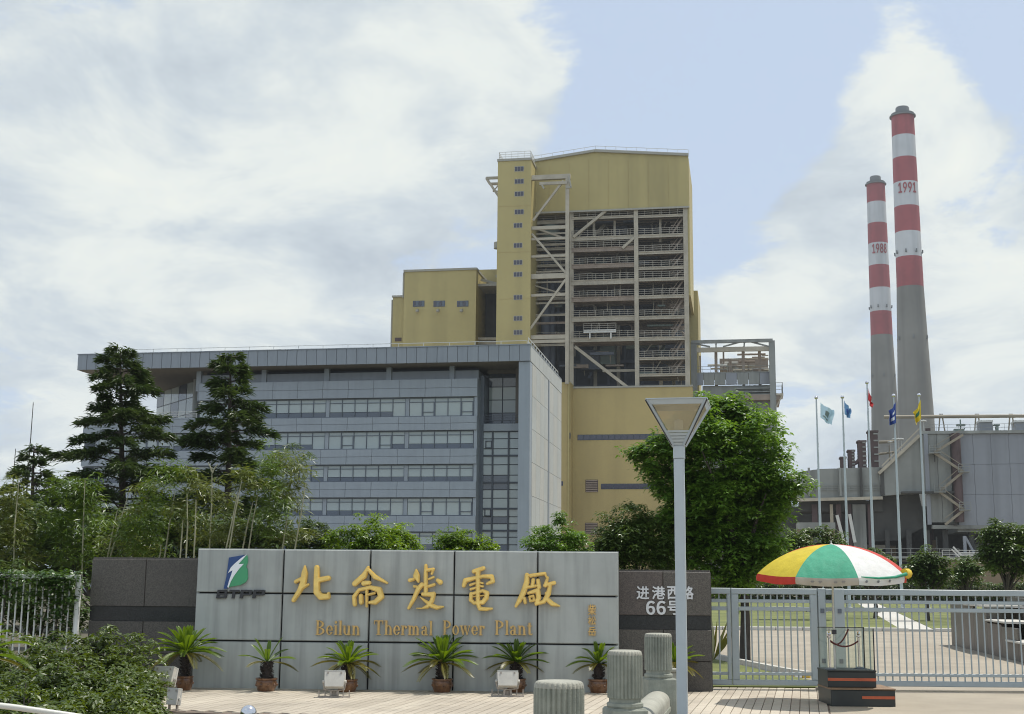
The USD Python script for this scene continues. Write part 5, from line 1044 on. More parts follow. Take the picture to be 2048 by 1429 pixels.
# ------------------------------------------------------------------ ball-topped bollard and the tube rail low on the left
p = AT(497, 1427, 14.6); t = thing("bollard", "low steel bollard topped by a shiny ball, on the pavement before the sign", "bollard", (p[0], p[1], 0))
put("ball", MB().tm(trimesh.creation.icosphere(4, .088).apply_translation((0, 0, p[2]))), M["chrome"], t, smooth=True); put("post", MB().lathe([(.055, 0), (.05, .03), (.035, .035), (.035, p[2] - .06), (.05, p[2] - .05), (.05, p[2] - .07)], 20), M["chrome"], t, smooth=35)
a_, b_ = AT(-120, 1398, 7.6), AT(175, 1436, 7.9); t = thing("tube_rail", "white tubular guard rail crossing the bottom left corner", "railing", (0, 0, 0))
put("tube", MB().tube([a_, a_ + (b_ - a_) * .5 + (0, 0, .006), b_, b_ + (b_ - a_) * .4 - (0, 0, .06)], .017, 12), M["white_paint"], t, smooth=40)
for s in (.05, 1.25): c = a_ + (b_ - a_) * s - (0, 0, .02); put("post", MB().tube([(c[0], c[1], 0), c], .015, 10), M["white_paint"], t, smooth=40)

# ------------------------------------------------------------------ fluted stone posts and the round-topped rail between
fl = lambda a: 1 - .055 * abs(math.sin(a * 14)) ** .8 * 0 - .06 * (1 - abs(math.cos(a * 14))) 
def post(px, py_top, dia_px, depth, label, ang=.2):
    c = AT(px, py_top, depth); k = depth / F; R = dia_px * k / 2; zt_ = c[2]; yy = depth
    t = thing("stone_post", label, "stone post", (c[0], yy, 0), ang, "fluted stone posts of the low balustrade")
    H = .46; z0 = zt_ - H; n = 224
    rel = lambda s: (lambda a: 1 - s * (1 - abs(math.cos(a * 14)) ** 1.2))
    b = MB()
    prof = [(R, z0), (R, zt_ - .055)]
    b.lathe([(R * .97, z0 - .001), (R, z0 + .008), (R, zt_ - .06), (R * .985, zt_ - .045)], n, rad=rel(.085))
    put("shaft", b, M["stone"], t, smooth=25)
    put("crown", MB().lathe([(R * .985, zt_ - .0452), (R * .975, zt_ - .03), (R * .945, zt_ - .014), (R * .89, zt_ - .004), (R * .80, zt_), (.01, zt_ + .001)], n, rad=lambda a: 1 - .05 * (1 - abs(math.cos(a * 14)))), M["stone_pale"], t, smooth=40)
    put("neck", MB().lathe([(R * .90, z0 - .04), (R * .90, z0)], 48), M["stone"], t, smooth=30)
    w = R * 1.0
    def rbox(x, za, zb, c=.02): return MB().tm(trimesh.convex.convex_hull(np.array([(sx * (x - i), sy * (x - j), z) for sx in (-1, 1) for sy in (-1, 1) for z in (za + c, zb - c) for i, j in ((c, 0), (0, c))] + [(sx * (x - c), sy * (x - c), z) for sx in (-1, 1) for sy in (-1, 1) for z in (za, zb)])))
    put("ring", MB().lathe([(R * .92, z0 - .04), (R * 1.02, z0 - .05), (R * 1.03, z0 - .075), (R * .97, z0 - .095)][::-1], 48), M["stone"], t, smooth=30)
    put("plinth", rbox(R * 1.06, 0, z0 - .094), M["stone"], t)
    return c, R
PC = [post(1118, 1362, 99, 9.3, "nearest and largest fluted stone post, cut off by the bottom edge"), post(1249.5, 1301, 69, 13.3, "middle fluted stone post of the three"), post(1316, 1267, 54, 17.1, "farthest fluted stone post, just left of the lamp pole")]
for (p, r), (q, r2), lab in ((PC[0], PC[1], "round-topped stone rail between nearest and middle posts"), (PC[1], PC[2], "round-topped stone rail between middle and farthest posts")):
    d = np.array([q[0] - p[0], q[1] - p[1]]); L = np.linalg.norm(d) - r - r2 + .04; a = math.atan2(d[1], d[0]); st_ = d / np.linalg.norm(d) * (r - .02)
    t = thing("stone_rail", lab, "stone rail", (p[0] + st_[0], p[1] + st_[1], 0), a, "stone rails of the low balustrade")
    u = np.linspace(0, math.pi, 17); w = .155
    poly = Polygon([(w, .10), *[(w * math.cos(x), .24 + w * .8 * math.sin(x)) for x in u], (-w, .10)])
    g = MB().prism(poly, 0, L).get(); v = np.array(g.vertices); g.vertices = np.column_stack([v[:, 1], v[:, 0], v[:, 2]]); g.invert()
    put("rail", g, M["stone_pale"], t, smooth=30)
    put("groove_rail", MB().box(0, L, w - .001, w + .012, .12, .17).box(0, L, -w - .012, -w + .001, .12, .17), M["stone"], t)
    for s in (.2, .8): put("foot", box(L * s - .1, L * s + .1, -.1, .1, 0, .101), M["stone"], t)
c = AT(1343, 1380, 17.6); t = thing("stone_block", "pale square stone stub between the farthest post and lamp pole", "stone block", (c[0], c[1], 0), .2)
put("block", MB().cbox(-.06, .06, -.06, .06, 0, .55, .01), M["stone_pale"], t); put("cap", MB().cbox(-.075, .075, -.075, .075, .551, .6, .012), M["stone_pale"], t)

# ------------------------------------------------------------------ street lamp
LD = 14.9; c = AT(1362, 1200, LD); t = thing("street_lamp", "pale blue square lamp pole carrying a four sided tapered lantern", "street lamp", (c[0], LD, 0), -.20)
zz_ = lambda py: float(AT(1362, py, LD)[2]); k = LD / F
hw = .0585
put("pole", MB().cbox(-hw, hw, -hw, hw, .02, zz_(918), .007), M["lamp_paint"], t)
put("base_plate", MB().cbox(-.17, .17, -.17, .17, 0.026, .045, .004), M["lamp_paint"], t)
zn, zb_, zg, ztop = zz_(918), zz_(892), zz_(866), zz_(806)
Wt, Wb = .335, hw + .004
put("neck", MB().cbox(-hw - .006, hw + .006, -hw - .006, hw + .006, zn + .001, zb_ - .001, .004), M["lamp_paint"], t)
wz = lambda z: Wb + (Wt - Wb) * (z - zb_) / (ztop - zb_)
for s1, s2 in ((-1, -1), (1, -1), (1, 1), (-1, 1)):
    put("corner_rib", MB().beam((s1 * wz(zb_), s2 * wz(zb_), zb_), (s1 * Wt, s2 * Wt, ztop), .032, .032), M["lamp_paint"], t)
    put("rib_gasket", MB().beam((s1 * (wz(zb_) + .012), s2 * (wz(zb_) + .012), zb_), (s1 * (Wt + .012), s2 * (Wt + .012), ztop - .01), .012, .012), M["lamp_dark"], t)
for q in range(4):
    A = math.pi / 2 * q; rot = trimesh.transformations.rotation_matrix(A, (0, 0, 1))
    def face(z0, z1, inset, th=.006, off=0.0):
        a0, a1 = wz(z0) - inset, wz(z1) - inset; n_ = np.array([0, -1, 0.0])
        v = [(-a0, -wz(z0) - off, z0), (a0, -wz(z0) - off, z0), (a1, -wz(z1) - off, z1), (-a1, -wz(z1) - off, z1), (-a0, -wz(z0) + th - off, z0), (a0, -wz(z0) + th - off, z0), (a1, -wz(z1) + th - off, z1), (-a1, -wz(z1) + th - off, z1)]
        g = trimesh.Trimesh(v, np.array([(0, 1, 2), (0, 2, 3), (5, 4, 7), (5, 7, 6), (4, 0, 3), (4, 3, 7), (1, 5, 6), (1, 6, 2), (3, 2, 6), (3, 6, 7), (4, 5, 1), (4, 1, 0)]), process=False); g.apply_transform(rot); return g
    put("lens", face(zg + .01, ztop - .055, .035), M["lamp_glass"], t)
    put("top_frame", face(ztop - .056, ztop, .0, .018, .004), M["lamp_paint"], t); put("mid_frame", face(zg - .012, zg + .012, .0, .018, .004), M["lamp_paint"], t)
    for j in range(4): z0 = zb_ + (zg - .014 - zb_) * j / 4; put("slat", face(z0 + .003, z0 + (zg - .014 - zb_) / 4 - .004, .012, .008, -.004 + .004 * (j % 2)), M["lamp_paint"], t)
put("lamp_core", MB().lathe([(.03, zb_), (.03, zg + .02), (.05, zg + .03), (.05, zg + .14), (.01, zg + .16)], 16), M["lamp_paint"], t, smooth=40)
put("roof", MB().add(*(lambda g: (g.vertices, g.faces))(trimesh.convex.convex_hull(np.array([(s1 * (Wt + .012), s2 * (Wt + .012), ztop + .001) for s1 in (-1, 1) for s2 in (-1, 1)] + [(s1 * (Wt + .012), s2 * (Wt + .012), ztop + .012) for s1 in (-1, 1) for s2 in (-1, 1)] + [(s1 * .15, s2 * .15, ztop + .035) for s1 in (-1, 1) for s2 in (-1, 1)])))), M["lamp_paint"], t)

# ------------------------------------------------------------------ gates and fences
GD = GATE_Y; zq = lambda py, px=1640: float(AT(px, py, GD)[2]); xq = lambda px, py=1280: float(AT(px, py, GD)[0])
ZT, Zt2 = zq(1178), zq(1190); Zm0, Zm1 = zq(1207), zq(1200); Zn0, Zn1 = zq(1223), zq(1215); Zl0, Zl1 = zq(1352), zq(1346); Zb0, Zb1 = zq(1372), zq(1361)
def gate(px0, px1, label, cat, spacing, stile_l, stile_r, group=None, name="gate"):
    x0, x1 = xq(px0), xq(px1); t = thing(name, label, cat, (x0, GD, 0), 0, group); W = x1 - x0
    put("top_rail", MB().cbox(0, W, -.035, .035, Zt2, ZT, .008), M["gate_paint"], t)
    put("rail", MB().cbox(stile_l, W - stile_r, -.022, .022, Zm0, Zm1, .005), M["gate_paint"], t); put("rail", MB().cbox(stile_l, W - stile_r, -.022, .022, Zn0, Zn1, .005), M["gate_paint"], t); put("rail", MB().cbox(stile_l, W - stile_r, -.02, .02, Zl0, Zl1, .005), M["gate_paint"], t)
    put("bottom_rail", MB().cbox(0, W, -.034, .034, Zb0, Zb1, .008), M["gate_paint"], t)
    if stile_l: put("stile", MB().cbox(0, stile_l, -.034, .034, Zb1 + .001, Zt2 - .001, .008), M["gate_paint"], t)
    if stile_r: put("stile", MB().cbox(W - stile_r, W, -.034, .034, Zb1 + .001, Zt2 - .001, .008), M["gate_paint"], t)
    n = max(1, int(round((W - stile_l - stile_r) / spacing)))
    for i in range(1, n):
        x = stile_l + (W - stile_l - stile_r) * i / n; put("bar", MB().tube([(x, 0, Zb1 - .002), (x, 0, Zt2 + .002)], .0125, 8, cap=False), M["gate_paint"], t, smooth=50)
    return t
px_m = GD / F
gate(1421, 1462, "short fixed fence panel between the granite wall and the foot gate", "fence", .12, 0.02, 7 * px_m, name="fence_panel")
gate(1463.5, 1636, "pale blue barred foot gate right of the granite wall", "gate", 13.2 * px_m, 14 * px_m, 14 * px_m)
gate(1653, 2140, "long pale blue barred sliding gate behind the guard stand", "gate", 13.9 * px_m, 0.0, .1)
for px0, px1, zb, lab in ((1637.5, 1652.5, 0.02, "square gate post between the foot gate and the sliding gate"), (1667, 1687, .03, "thick gate post with bolts right behind the guard stand")):
    x0, x1 = xq(px0), xq(px1); t = thing("gate_post", lab, "gate post", ((x0 + x1) / 2, GD - (.0 if px0 < 1650 else .09), 0)); w = (x1 - x0) / 2
    put("post", MB().cbox(-w, w, -.05, .05, zb, ZT + .004, .008), M["gate_paint"], t); put("foot", MB().cbox(-w - .05, w + .05, -.10, .12, .0, .051 if px0 > 1650 else .06, .01), M["concrete"], t)
    for z in (.45, 1.25): put("hinge", MB().box(-.03, .03, -.062, -.051, z, z + .07), M["frame_mid"], t)

# ------------------------------------------------------------------ guard stand with clear screens, rope
p = G(1724, 1416); k = p[1] / F; t = thing("guard_stand", "black two-step guard stand with red stripes and clear screens under the parasol", "guard stand", (AT(1663, 1416, p[1])[0], p[1], 0))
W1, W2, h1, h2 = 125 * k, 95 * k, 34 * k, 33 * k; D1, D2 = .78, .62
z1 = .016 + h1; z2 = z1 + h2
put("lower_step", MB().cbox(0, W1, 0, D1, .016, z1 - .02, .008), M["podium"], t); put("lower_tread", MB().cbox(-.008, W1 + .008, -.008, D1, z1 - .02, z1, .004), M["podium_top"], t)
put("upper_step", MB().cbox(0, W2, .16, D1 - .01, z1 + .001, z2 - .02, .008), M["podium"], t); put("upper_tread", MB().cbox(-.006, W2 + .006, .152, D1, z2 - .019, z2, .004), M["podium"], t)
put("stripe", box(60 * k, W1 - .01, -.004, .0, .016 + h1 * .42, .016 + h1 * .58), M["stripe_red"], t); put("stripe", box(.0, W2, .156, .16, z1 + h2 * .38, z1 + h2 * .55), M["stripe_red"], t)
zs_ = float(AT(1700, 1256, p[1] + .4)[2])
put("screen", box(.01, W2 - .01, .72, .728, z2, zs_), M["clear"], t); put("screen", box(W2 - .012, W2 - .004, .20, .715, z2, zs_), M["clear"], t)
put("screen_edge", MB().box(W2 - .016, W2, .19, .199, z2, zs_).box(0, W2, .716, .719, zs_ - .012, zs_).box(W2 - .016, W2, .716, .73, z2, zs_), M["lamp_dark"], t)
SP = [(.07, .30), (W2 - .13, .55)]
for sx, sy in SP:
    s = thing("rope_stanchion", ["short metal rope stanchion at the left of the guard stand", "short metal rope stanchion with ring head at the right of the guard stand"][int(sx > .3)], "stanchion", (AT(1663, 1416, p[1])[0] + sx, p[1] + sy, z2), 0, "rope stanchions on the guard stand")
    put("base", MB().lathe([(.075, 0), (.075, .012), (.02, .03)], 24), M["frame_mid"], s, smooth=30); put("pole", MB().lathe([(.016, .02), (.016, .44)], 16), M["chrome"], s, smooth=40); put("head", MB().lathe([(.017, .44), (.03, .45), (.03, .47), (.02, .48), (.03, .50), (.02, .53), (.005, .54)], 20), M["chrome"], s, smooth=40)
ox = AT(1663, 1416, p[1])[0]
def sag(a, b, d): u = np.linspace(0, 1, 16)[:, None]; return np.asarray(a) + (np.asarray(b) - np.asarray(a)) * u - np.array([0, 0, 1.0]) * d * 4 * u * (1 - u)
r = thing("rope", "dark red velvet rope hanging between the two stanchions", "rope", (ox, p[1], z2)); put("rope_strand", MB().tube(sag((SP[0][0], SP[0][1], .42), (SP[1][0], SP[1][1], .40), .09), .012, 8), M["rope"], r, smooth=50)
put("rope_strand", MB().tube(sag((SP[0][0], SP[0][1], .42), (SP[1][0] - .12, SP[1][1] + .1, .56), .13), .011, 8), M["rope"], r, smooth=50)

# ------------------------------------------------------------------ parasol
UD = p[1] + .42; kU = UD / F; cx = AT(1666, 1200, UD)[0]; zU = lambda py: float(AT(1666, py, UD)[2])
t = thing("parasol", "big parasol of yellow, green, white and red panels with printed valance", "parasol", (cx, UD, 0))
RU = 150 * kU; zr_, za_ = zU(1146), zU(1089)
n8 = 8; colr = ["u_green", "u_white", "u_red", "u_yellow"] * 2; off = math.radians(-90 - 40)
def dome_pt(a, s):                              # s: 0 at the top, 1 at the rim; a: around, in panels
    i = math.floor(a); f = a - i; rr = math.sin(s * .92) / math.sin(.92) * RU
    chord = math.cos(math.pi / n8) / math.cos((f - .5) * 2 * math.pi / n8); rr *= 1 - (1 - chord) * 1.0 * s
    h = (math.cos(s * .92) - math.cos(.92)) / (1 - math.cos(.92)); th = off + a * 2 * math.pi / n8
    q = np.array([rr * math.cos(th), rr * math.sin(th), (za_ - zr_) * (h - 1) - .022 * math.sin(f * math.pi) * s * (1.2 - .5 * s)])
    ct, st2 = math.cos(.07), math.sin(.07); return np.array([q[0], q[1] * ct - q[2] * st2, za_ + q[1] * st2 + q[2] * ct]) + (0, 0, .015 * q[0])
pal = {0: "u_green", 1: "u_white", 2: "u_red", 3: "u_yellow", 4: "u_green", 5: "u_white", 6: "u_red", 7: "u_yellow"}
for i in range(n8):
    A_, S_n = 9, 12; v = [dome_pt(i + min(a_ / 8, .9999), s_ / 11) for s_ in range(S_n) for a_ in range(A_)]
    f = [(s_ * A_ + a_, s_ * A_ + a_ + 1, (s_ + 1) * A_ + a_ + 1, (s_ + 1) * A_ + a_) for s_ in range(S_n - 1) for a_ in range(A_ - 1)]
    pn = put("canopy_panel", MB().add(v, [q[::-1] for q in f]), M[pal[i]], t, smooth=True, label={"u_green": "green", "u_white": "white", "u_red": "red", "u_yellow": "yellow"}[pal[i]] + " canopy panel")
    e = [dome_pt(i + min(a_ / 8, .9999), 1.0) for a_ in range(A_)]; vv = []
    for a_, q in enumerate(e):
        wob = .014 * math.sin(a_ * 1.9 + i); rad = np.array([q[0], q[1], 0]) / RU; vv += [q, q + rad * (.012 + wob) - (0, 0, .05), q + rad * wob * 1.4 - (0, 0, .10 + .012 * math.sin(a_ / 8 * math.pi))]
    ff = [(3 * a_ + r_, 3 * a_ + 3 + r_, 3 * a_ + 4 + r_, 3 * a_ + 1 + r_) for a_ in range(A_ - 1) for r_ in range(2)]
    vm = {0: "u_cream", 1: "u_white", 2: "u_red", 3: "u_green", 7: "u_red", 6: "u_white"}.get(i, "u_white")
    if i == 2: vm = "u_red"
    put("valance", MB().add(vv, ff), M[vm], t, smooth=True)
    if i in (0, 1):
        mm = MB()
        for q_ in (2, 3, 5, 6) if i == 0 else (1, 3, 5):
            m0 = e[q_] + np.array([e[q_][0], e[q_][1], 0]) / RU * .032 - (0, 0, .05); dv = (e[q_ + 1] - e[q_]); dv /= np.linalg.norm(dv)
            for g in range(3): s0 = m0 + dv * (.012 * g); mm.beam(s0 - (0, 0, .02), s0 + (dv * .008) + np.array((0, 0, .018)), .006, .004)
            mm.beam(m0 - dv * .01, m0 + dv * .045, .004, .006)
        put("valance_print", mm, M["print"], t)
for i in range(n8): put("rib", MB().tube([dome_pt(i, s_ / 8) - (0, 0, .012) for s_ in range(9)], .006, 5), M["white_paint"], t)
put("valance_fold", MB().add(*(lambda b: (b.vertices, b.faces))(MB().tube([dome_pt(1.05, 1.0) + (0, -.03, .012), dome_pt(1.4, 1.0) + (0.01, -.04, -.005), dome_pt(1.75, 1.0) + (.02, -.03, -.004), dome_pt(2.05, 1.0) + (.02, -.02, .02)], [.008, .016, .018, .026], 8).get())), M["u_green"], t, smooth=50, label="green valance blown up over the white panel")
put("valance_fold", MB().tube([dome_pt(2.05, .97) + (.01, -.02, .015), dome_pt(2.4, 1.0) + (.03, -.02, .02), dome_pt(2.6, 1.0) + (.07, -.02, -.02)], [.055, .075, .014], 10), M["u_yellow"], t, smooth=50, label="yellow valance corner flipped up")
put("pole", MB().tube([(0, 0, .02), (0, 0, za_ - .02)], .014, 10), M["white_paint"], t, smooth=50)
put("finial", MB().lathe([(.03, za_ - .01), (.02, za_ + .01), (.008, za_ + .02), (.008, za_ + .045), (.002, za_ + .055)], 12), M["white_paint"], t, smooth=40)
put("pole_clamp", MB().box(-.03, .03, -.03, .03, 1.0, 1.06), M["lamp_dark"], t)

# ------------------------------------------------------------------ granite flower-bed walls right behind the gate
g0 = G(1904, 1291); g1 = G(2075, 1334); a = math.atan2(g1[1] - g0[1], g1[0] - g0[0]); PF = Frame(g0, a); Lw = float(np.linalg.norm((g1 - g0)[:2]))
t = thing("granite_planter", "stepped grey granite planter wall with pale ledges behind the sliding gate", "planter wall", (g0[0], g0[1], 0), a)
cuts = [0, PF.x(1975, 1270), PF.x(2018, 1290), Lw]; hts = [PF.z(1940, 1212), PF.z(2000, 1246), PF.z(2030, 1286)]
H0 = PF.z(1910, 1195)
for j in range(6):
    put("granite_slab", MB().cbox(Lw * j / 6 + .004, Lw * (j + 1) / 6 - .004, 0, .06, 0, [H0 * .9, H0 * .9, hts[0] * .92, hts[1] * .95, hts[1] * .9, hts[2]][j], .006), M["granite_b" if j % 2 else "granite"], t)
put("core", MB().box(.02, Lw, .06, 6, 0, hts[2] * .98).box(.02, cuts[2], .5, 6, 0, hts[1] - .02).box(.02, cuts[1], .9, 6, 0, hts[0] * .98).box(.02, Lw + 2, 1.6, 6, 0, H0), M["granite"], t)
put("ledge", MB().cbox(PF.x(1930, 1213), cuts[1] + .1, -.05, .9, hts[0], hts[0] + .05, .01), M["kerb"], t); put("ledge", MB().cbox(PF.x(1974, 1244), cuts[2] + .1, -.06, .7, hts[1], hts[1] + .05, .01), M["kerb"], t); put("ledge", MB().cbox(PF.x(2016, 1284), Lw + .2, -.07, .6, hts[2], hts[2] + .05, .01), M["kerb"], t)

# low white bench slab on the lawn
c = G(1585, 1224, .1); t = thing("lawn_slab", "long low white slab lying on the lawn beyond the foot gate", "bench", (c[0], c[1], .1)); put("top", MB().cbox(-1.35, 1.35, 0, .5, .16, .28, .02), M["kerb_white"], t)
for s in (-1.0, 0, 1.0): put("foot", box(s - .1, s + .1, .08, .42, 0, .16), M["kerb"], t)

# ------------------------------------------------------------------ flagpoles and flags
FD = 80.0
def pole(px_t, py_t, px_b, label):
    c = AT(px_b, 1150, FD); zt_ = float(AT(px_t, py_t, FD)[2]); t = thing("flagpole", label, "flagpole", (c[0], FD, 0), 0, "flagpoles in a row on the lawn")
    put("pole", MB().lathe([(.10, 0), (.085, zt_ * .33), (.065, zt_ * .66), (.045, zt_ - .15)], 14), M["lamp_paint"], t, smooth=40); put("base", MB().lathe([(.3, .1), (.3, .25), (.16, .4)], 16), M["kerb"], t, smooth=30)
    put("ball", MB().tm(trimesh.creation.icosphere(2, .115).apply_translation((0, 0, zt_ - .08))), M["chrome"], t, smooth=True); return c[0], zt_
def flag(pole_x, px_pts, label, m, emblem=None, em="flag_mark"):
    # px_pts: corners (hoist top, fly top, fly bottom, hoist bottom) as they hang
    q = [AT(x, y, FD) for x, y in px_pts]; t = thing("flag", label, "flag", q[3]); n1, n2 = 14, 12
    def P(u, v): 
        b = (q[0] * (1 - u) + q[1] * u) * (1 - v) + (q[3] * (1 - u) + q[2] * u) * v; b = np.array(b); b[1] += -.12 + .30 * u * math.sin(u * 9 + v * 2.5); b[2] -= .10 * math.sin(u * math.pi) * (1 - v); b[0] += .04 * math.sin(v * 6) * u; return b - q[3]
    def patch(u0, u1, v0, v1, dy, k1, k2):
        v_ = [P(u0 + (u1 - u0) * i / k1, v0 + (v1 - v0) * j / k2) - (0, dy, 0) for j in range(k2 + 1) for i in range(k1 + 1)]; return MB().add(v_, [(j * (k1 + 1) + i, j * (k1 + 1) + i + 1, (j + 1) * (k1 + 1) + i + 1, (j + 1) * (k1 + 1) + i) for j in range(k2) for i in range(k1)])
    put("cloth", patch(0, 1, 0, 1, 0, n1, n2), M[m], t, smooth=True)
    for (u0, u1, v0, v1) in emblem or (): put("emblem", patch(u0, u1, v0, v1, .012, 6, 6), M[em], t, smooth=True)
X1 = pole(1638, 793, 1643.5, "first flagpole from the left, flying the pale blue flag"); X2 = pole(1686, 792, 1697, "second flagpole from the left, flying the light blue flag"); X3 = pole(1735.5, 763, 1748.5, "tallest flagpole in the middle, flying the red flag"); X4 = pole(1789, 789, 1802, "fourth flagpole, flying the dark blue flag before the chimney"); X5 = pole(1841.5, 788, 1854, "rightmost flagpole, flying the yellow flag")
flag(0, ((1640, 806), (1668, 820), (1661, 852), (1640, 836)), "pale blue flag with green mark blowing right on the leftmost pole", "flag_pale", ((.35, .7, .3, .62), (.2, .75, .72, .8)), "duct_green")
flag(0, ((1687, 801), (1701, 817), (1698, 839), (1688, 829)), "small light blue flag with a dark mark on the second pole", "flag_blue", ((.3, .7, .4, .7),), "flag_navy")
flag(0, ((1736, 777), (1744, 805), (1743, 819), (1735, 800)), "plain red flag hanging limp on the tallest middle pole", "flag_red")
flag(0, ((1790, 805), (1777, 822), (1776, 853), (1791, 847)), "dark blue flag with white marks before the left chimney", "flag_navy", ((.15, .55, .3, .45), (.2, .6, .6, .8)), "logo_white")
flag(0, ((1840, 800), (1826, 826), (1829, 852), (1841, 838)), "yellow flag with dark green mark on the rightmost pole", "flag_yellow", ((.25, .7, .28, .62),), "flag_mark")

# ------------------------------------------------------------------ trees and plants
def unit(rng, n): v = rng.normal(size=(n, 3)); return v / np.linalg.norm(v, axis=1, keepdims=True)

def clump_leaves(rng, C, R, nleaf, L, W, flat=.75, droop=.15, long=False):
    # C: clump centres, R: their radii; leaves sit on the upper and outer side of each clump
    n = len(C); idx = np.repeat(np.arange(n), nleaf); u = unit(rng, len(idx)); u[:, 2] = np.where(u[:, 2] < -.35, -u[:, 2], u[:, 2])
    rad = rng.uniform(.45, 1.05, len(idx)) ** .7
    P = C[idx] + u * (R[idx] * rad)[:, None] * np.array([1, 1, flat])
    N = u * .4 + unit(rng, len(idx)) * .5 + np.array([0, 0, .95]); N /= np.linalg.norm(N, axis=1, keepdims=True)
    T = unit(rng, len(idx)) + u * .8 + (np.array([0, 0, -.9]) if long else np.array([0, 0, -.1])); T -= N * np.sum(T * N, 1, keepdims=True)
    s = rng.uniform(.7, 1.25, len(idx))
    return leaf_mesh(P, T, N, L * s, W * s, droop)

def lobes_to_clumps(rng, lobes, depth, base, per, cr, zmin=.15):
    C, R = [], []
    for px, py, r in lobes[0:]:
        c = AT(px, py, depth); k = depth / F; rr = r * k; c[1] += rng.uniform(-.35, .35) * rr
        ns = max(5, int(16 * min(1.5, rr))); su = unit(rng, ns) * rr * rng.uniform(.55, .95, (ns, 1)); sr = rr * rng.uniform(.22, .46, ns)
        n = max(8, int(per * 2.2 * (rr ** 2)))
        u = unit(rng, n); q = rng.uniform(.25, 1, n) ** .5; w_ = rng.integers(0, ns, n); core = rng.random(n) < .45
        C.append(np.where(core[:, None], c + u * (rr * .86 * q)[:, None], c + su[w_] + u * (sr[w_] * q)[:, None])); R.append(rng.uniform(.6, 1.3, n) * cr)
    C, R = np.vstack(C), np.concatenate(R); ok = C[:, 2] > zmin; return C[ok] - base, R[ok]

def branchy(rng, top, r0_, tips, n=7):
    b = MB(); b.tube([(0, 0, 0), (rng.normal(0, .04), rng.normal(0, .04), top * .5), (0, 0, top)], [r0_, r0_ * .8, r0_ * .6], 10)
    for q in tips: 
        s = np.array([0, 0, top * rng.uniform(.7, 1.0)]); mid = s * .45 + q * .55 + np.array([0, 0, .08 * np.linalg.norm(q - s)]); b.tube([s, mid, q], [r0_ * .5, r0_ * .32, r0_ * .1], 6)
    return b

def leafy(name, label, cat, basepx, depth, lobes, per, cr, nleaf, L, W, m, seed, group=None, trunk_r=.09, fork=.35, flat=.75):
    rng = np.random.default_rng(seed); b = AT(basepx, 1180, depth); base = np.array([b[0], depth, 0.0])
    t = thing(name, label, cat, base, 0, group)
    C, R = lobes_to_clumps(rng, lobes, depth, base, per, cr)
    put("crown", MB().add(*clump_leaves(rng, C, R, nleaf, L, W, flat)), m, t)
    zc = C[:, 2].min() * .5 + C[:, 2].mean() * .5
    put("trunk", branchy(rng, max(.3, C[:, 2].mean() * fork), trunk_r, C[rng.choice(len(C), min(12, len(C)), replace=False)] * .92), M["bark"], t, smooth=50)
    return t

gp = G(1473, 1322)
leafy("camphor_tree", "big bright green broadleaf tree behind the lamp and the foot gate", "tree", 1487, float(gp[1]),
      [(1440, 838, 66), (1400, 875, 78), (1500, 880, 80), (1330, 915, 62), (1345, 960, 60), (1545, 950, 62), (1440, 940, 110), (1545, 1010, 48), (1492, 1010, 98), (1395, 1020, 88), (1350, 1065, 62), (1450, 1090, 110), (1525, 1080, 62), (1400, 1120, 70), (1500, 1130, 66), (1290, 908, 26), (1578, 990, 22)],
      95, .20, 34, .115, .055, M["camphor"], 21, trunk_r=.13, fork=.55)
leafy("broadleaf_tree", "dull green tree behind the address wall, left of the lamp pole", "tree", 1255, 29.5, [(1258, 1045, 46), (1215, 1085, 48), (1300, 1075, 46), (1255, 1100, 66), (1330, 1110, 40), (1220, 1120, 46), (1290, 1125, 50)], 170, .16, 36, .085, .036, M["far_leaf"], 22, trunk_r=.06)
for (bx_, lb, seed, lab, mm, D) in ((728, [(728, 1076, 54), (690, 1096, 40), (770, 1102, 44), (730, 1120, 60)], 31, "rounded bright tree above the sign, second from the left", "round_leaf", 26.5),
        (800, [(795, 1082, 34), (815, 1105, 40), (775, 1110, 40)], 32, "small rounded tree tucked right of the taller bright one", "round_leaf", 27.5),
        (925, [(925, 1092, 42), (885, 1105, 36), (965, 1105, 36), (925, 1120, 60)], 33, "low yellowish green rounded tree above the middle of the sign", "round_leaf", 26.0),
        (1112, [(1108, 1078, 50), (1080, 1098, 36), (1150, 1100, 40), (1112, 1120, 66)], 34, "rounded tree above the sign's right end, before the yellow base wall", "camphor", 26.5),
        (628, [(630, 1078, 42), (600, 1095, 36), (660, 1100, 40), (625, 1120, 50)], 35, "dark dull rounded tree between the bamboo and the bright trees", "dark_leaf", 29.0)):
    leafy("round_tree", lab, "tree", bx_, D, lb, 150, .13, 36, .068, .036, M[mm], seed, trunk_r=.05)
for (bx_, D, lb, seed, lab) in ((1635, 62, [(1640, 1085, 36), (1605, 1100, 36), (1670, 1110, 34), (1640, 1130, 44)], 41, "dense bush tree under the flue duct behind the parasol's crown"),
        (1748, 66, [(1745, 1125, 26), (1765, 1140, 26), (1735, 1145, 26)], 42, "small dark tree just right of the parasol's red panel"),
        (1853, 62, [(1852, 1125, 30), (1835, 1142, 26), (1875, 1140, 27), (1855, 1155, 30)], 43, "small tree behind the rightmost flagpole's foot"),
        (1930, 66, [(1930, 1138, 25), (1915, 1152, 20), (1948, 1152, 22)], 44, "smallest tree before the ochre shed"),
        (2014, 58, [(2010, 1085, 42), (1985, 1105, 34), (2045, 1095, 46), (2020, 1120, 48), (1980, 1128, 22)], 45, "broad tree with several trunks at the right edge")):
    leafy("lawn_tree", lab, "tree", bx_, D, lb, 42, .30, 44, .17, .09, M["far_leaf"], seed, trunk_r=.12, fork=.5)
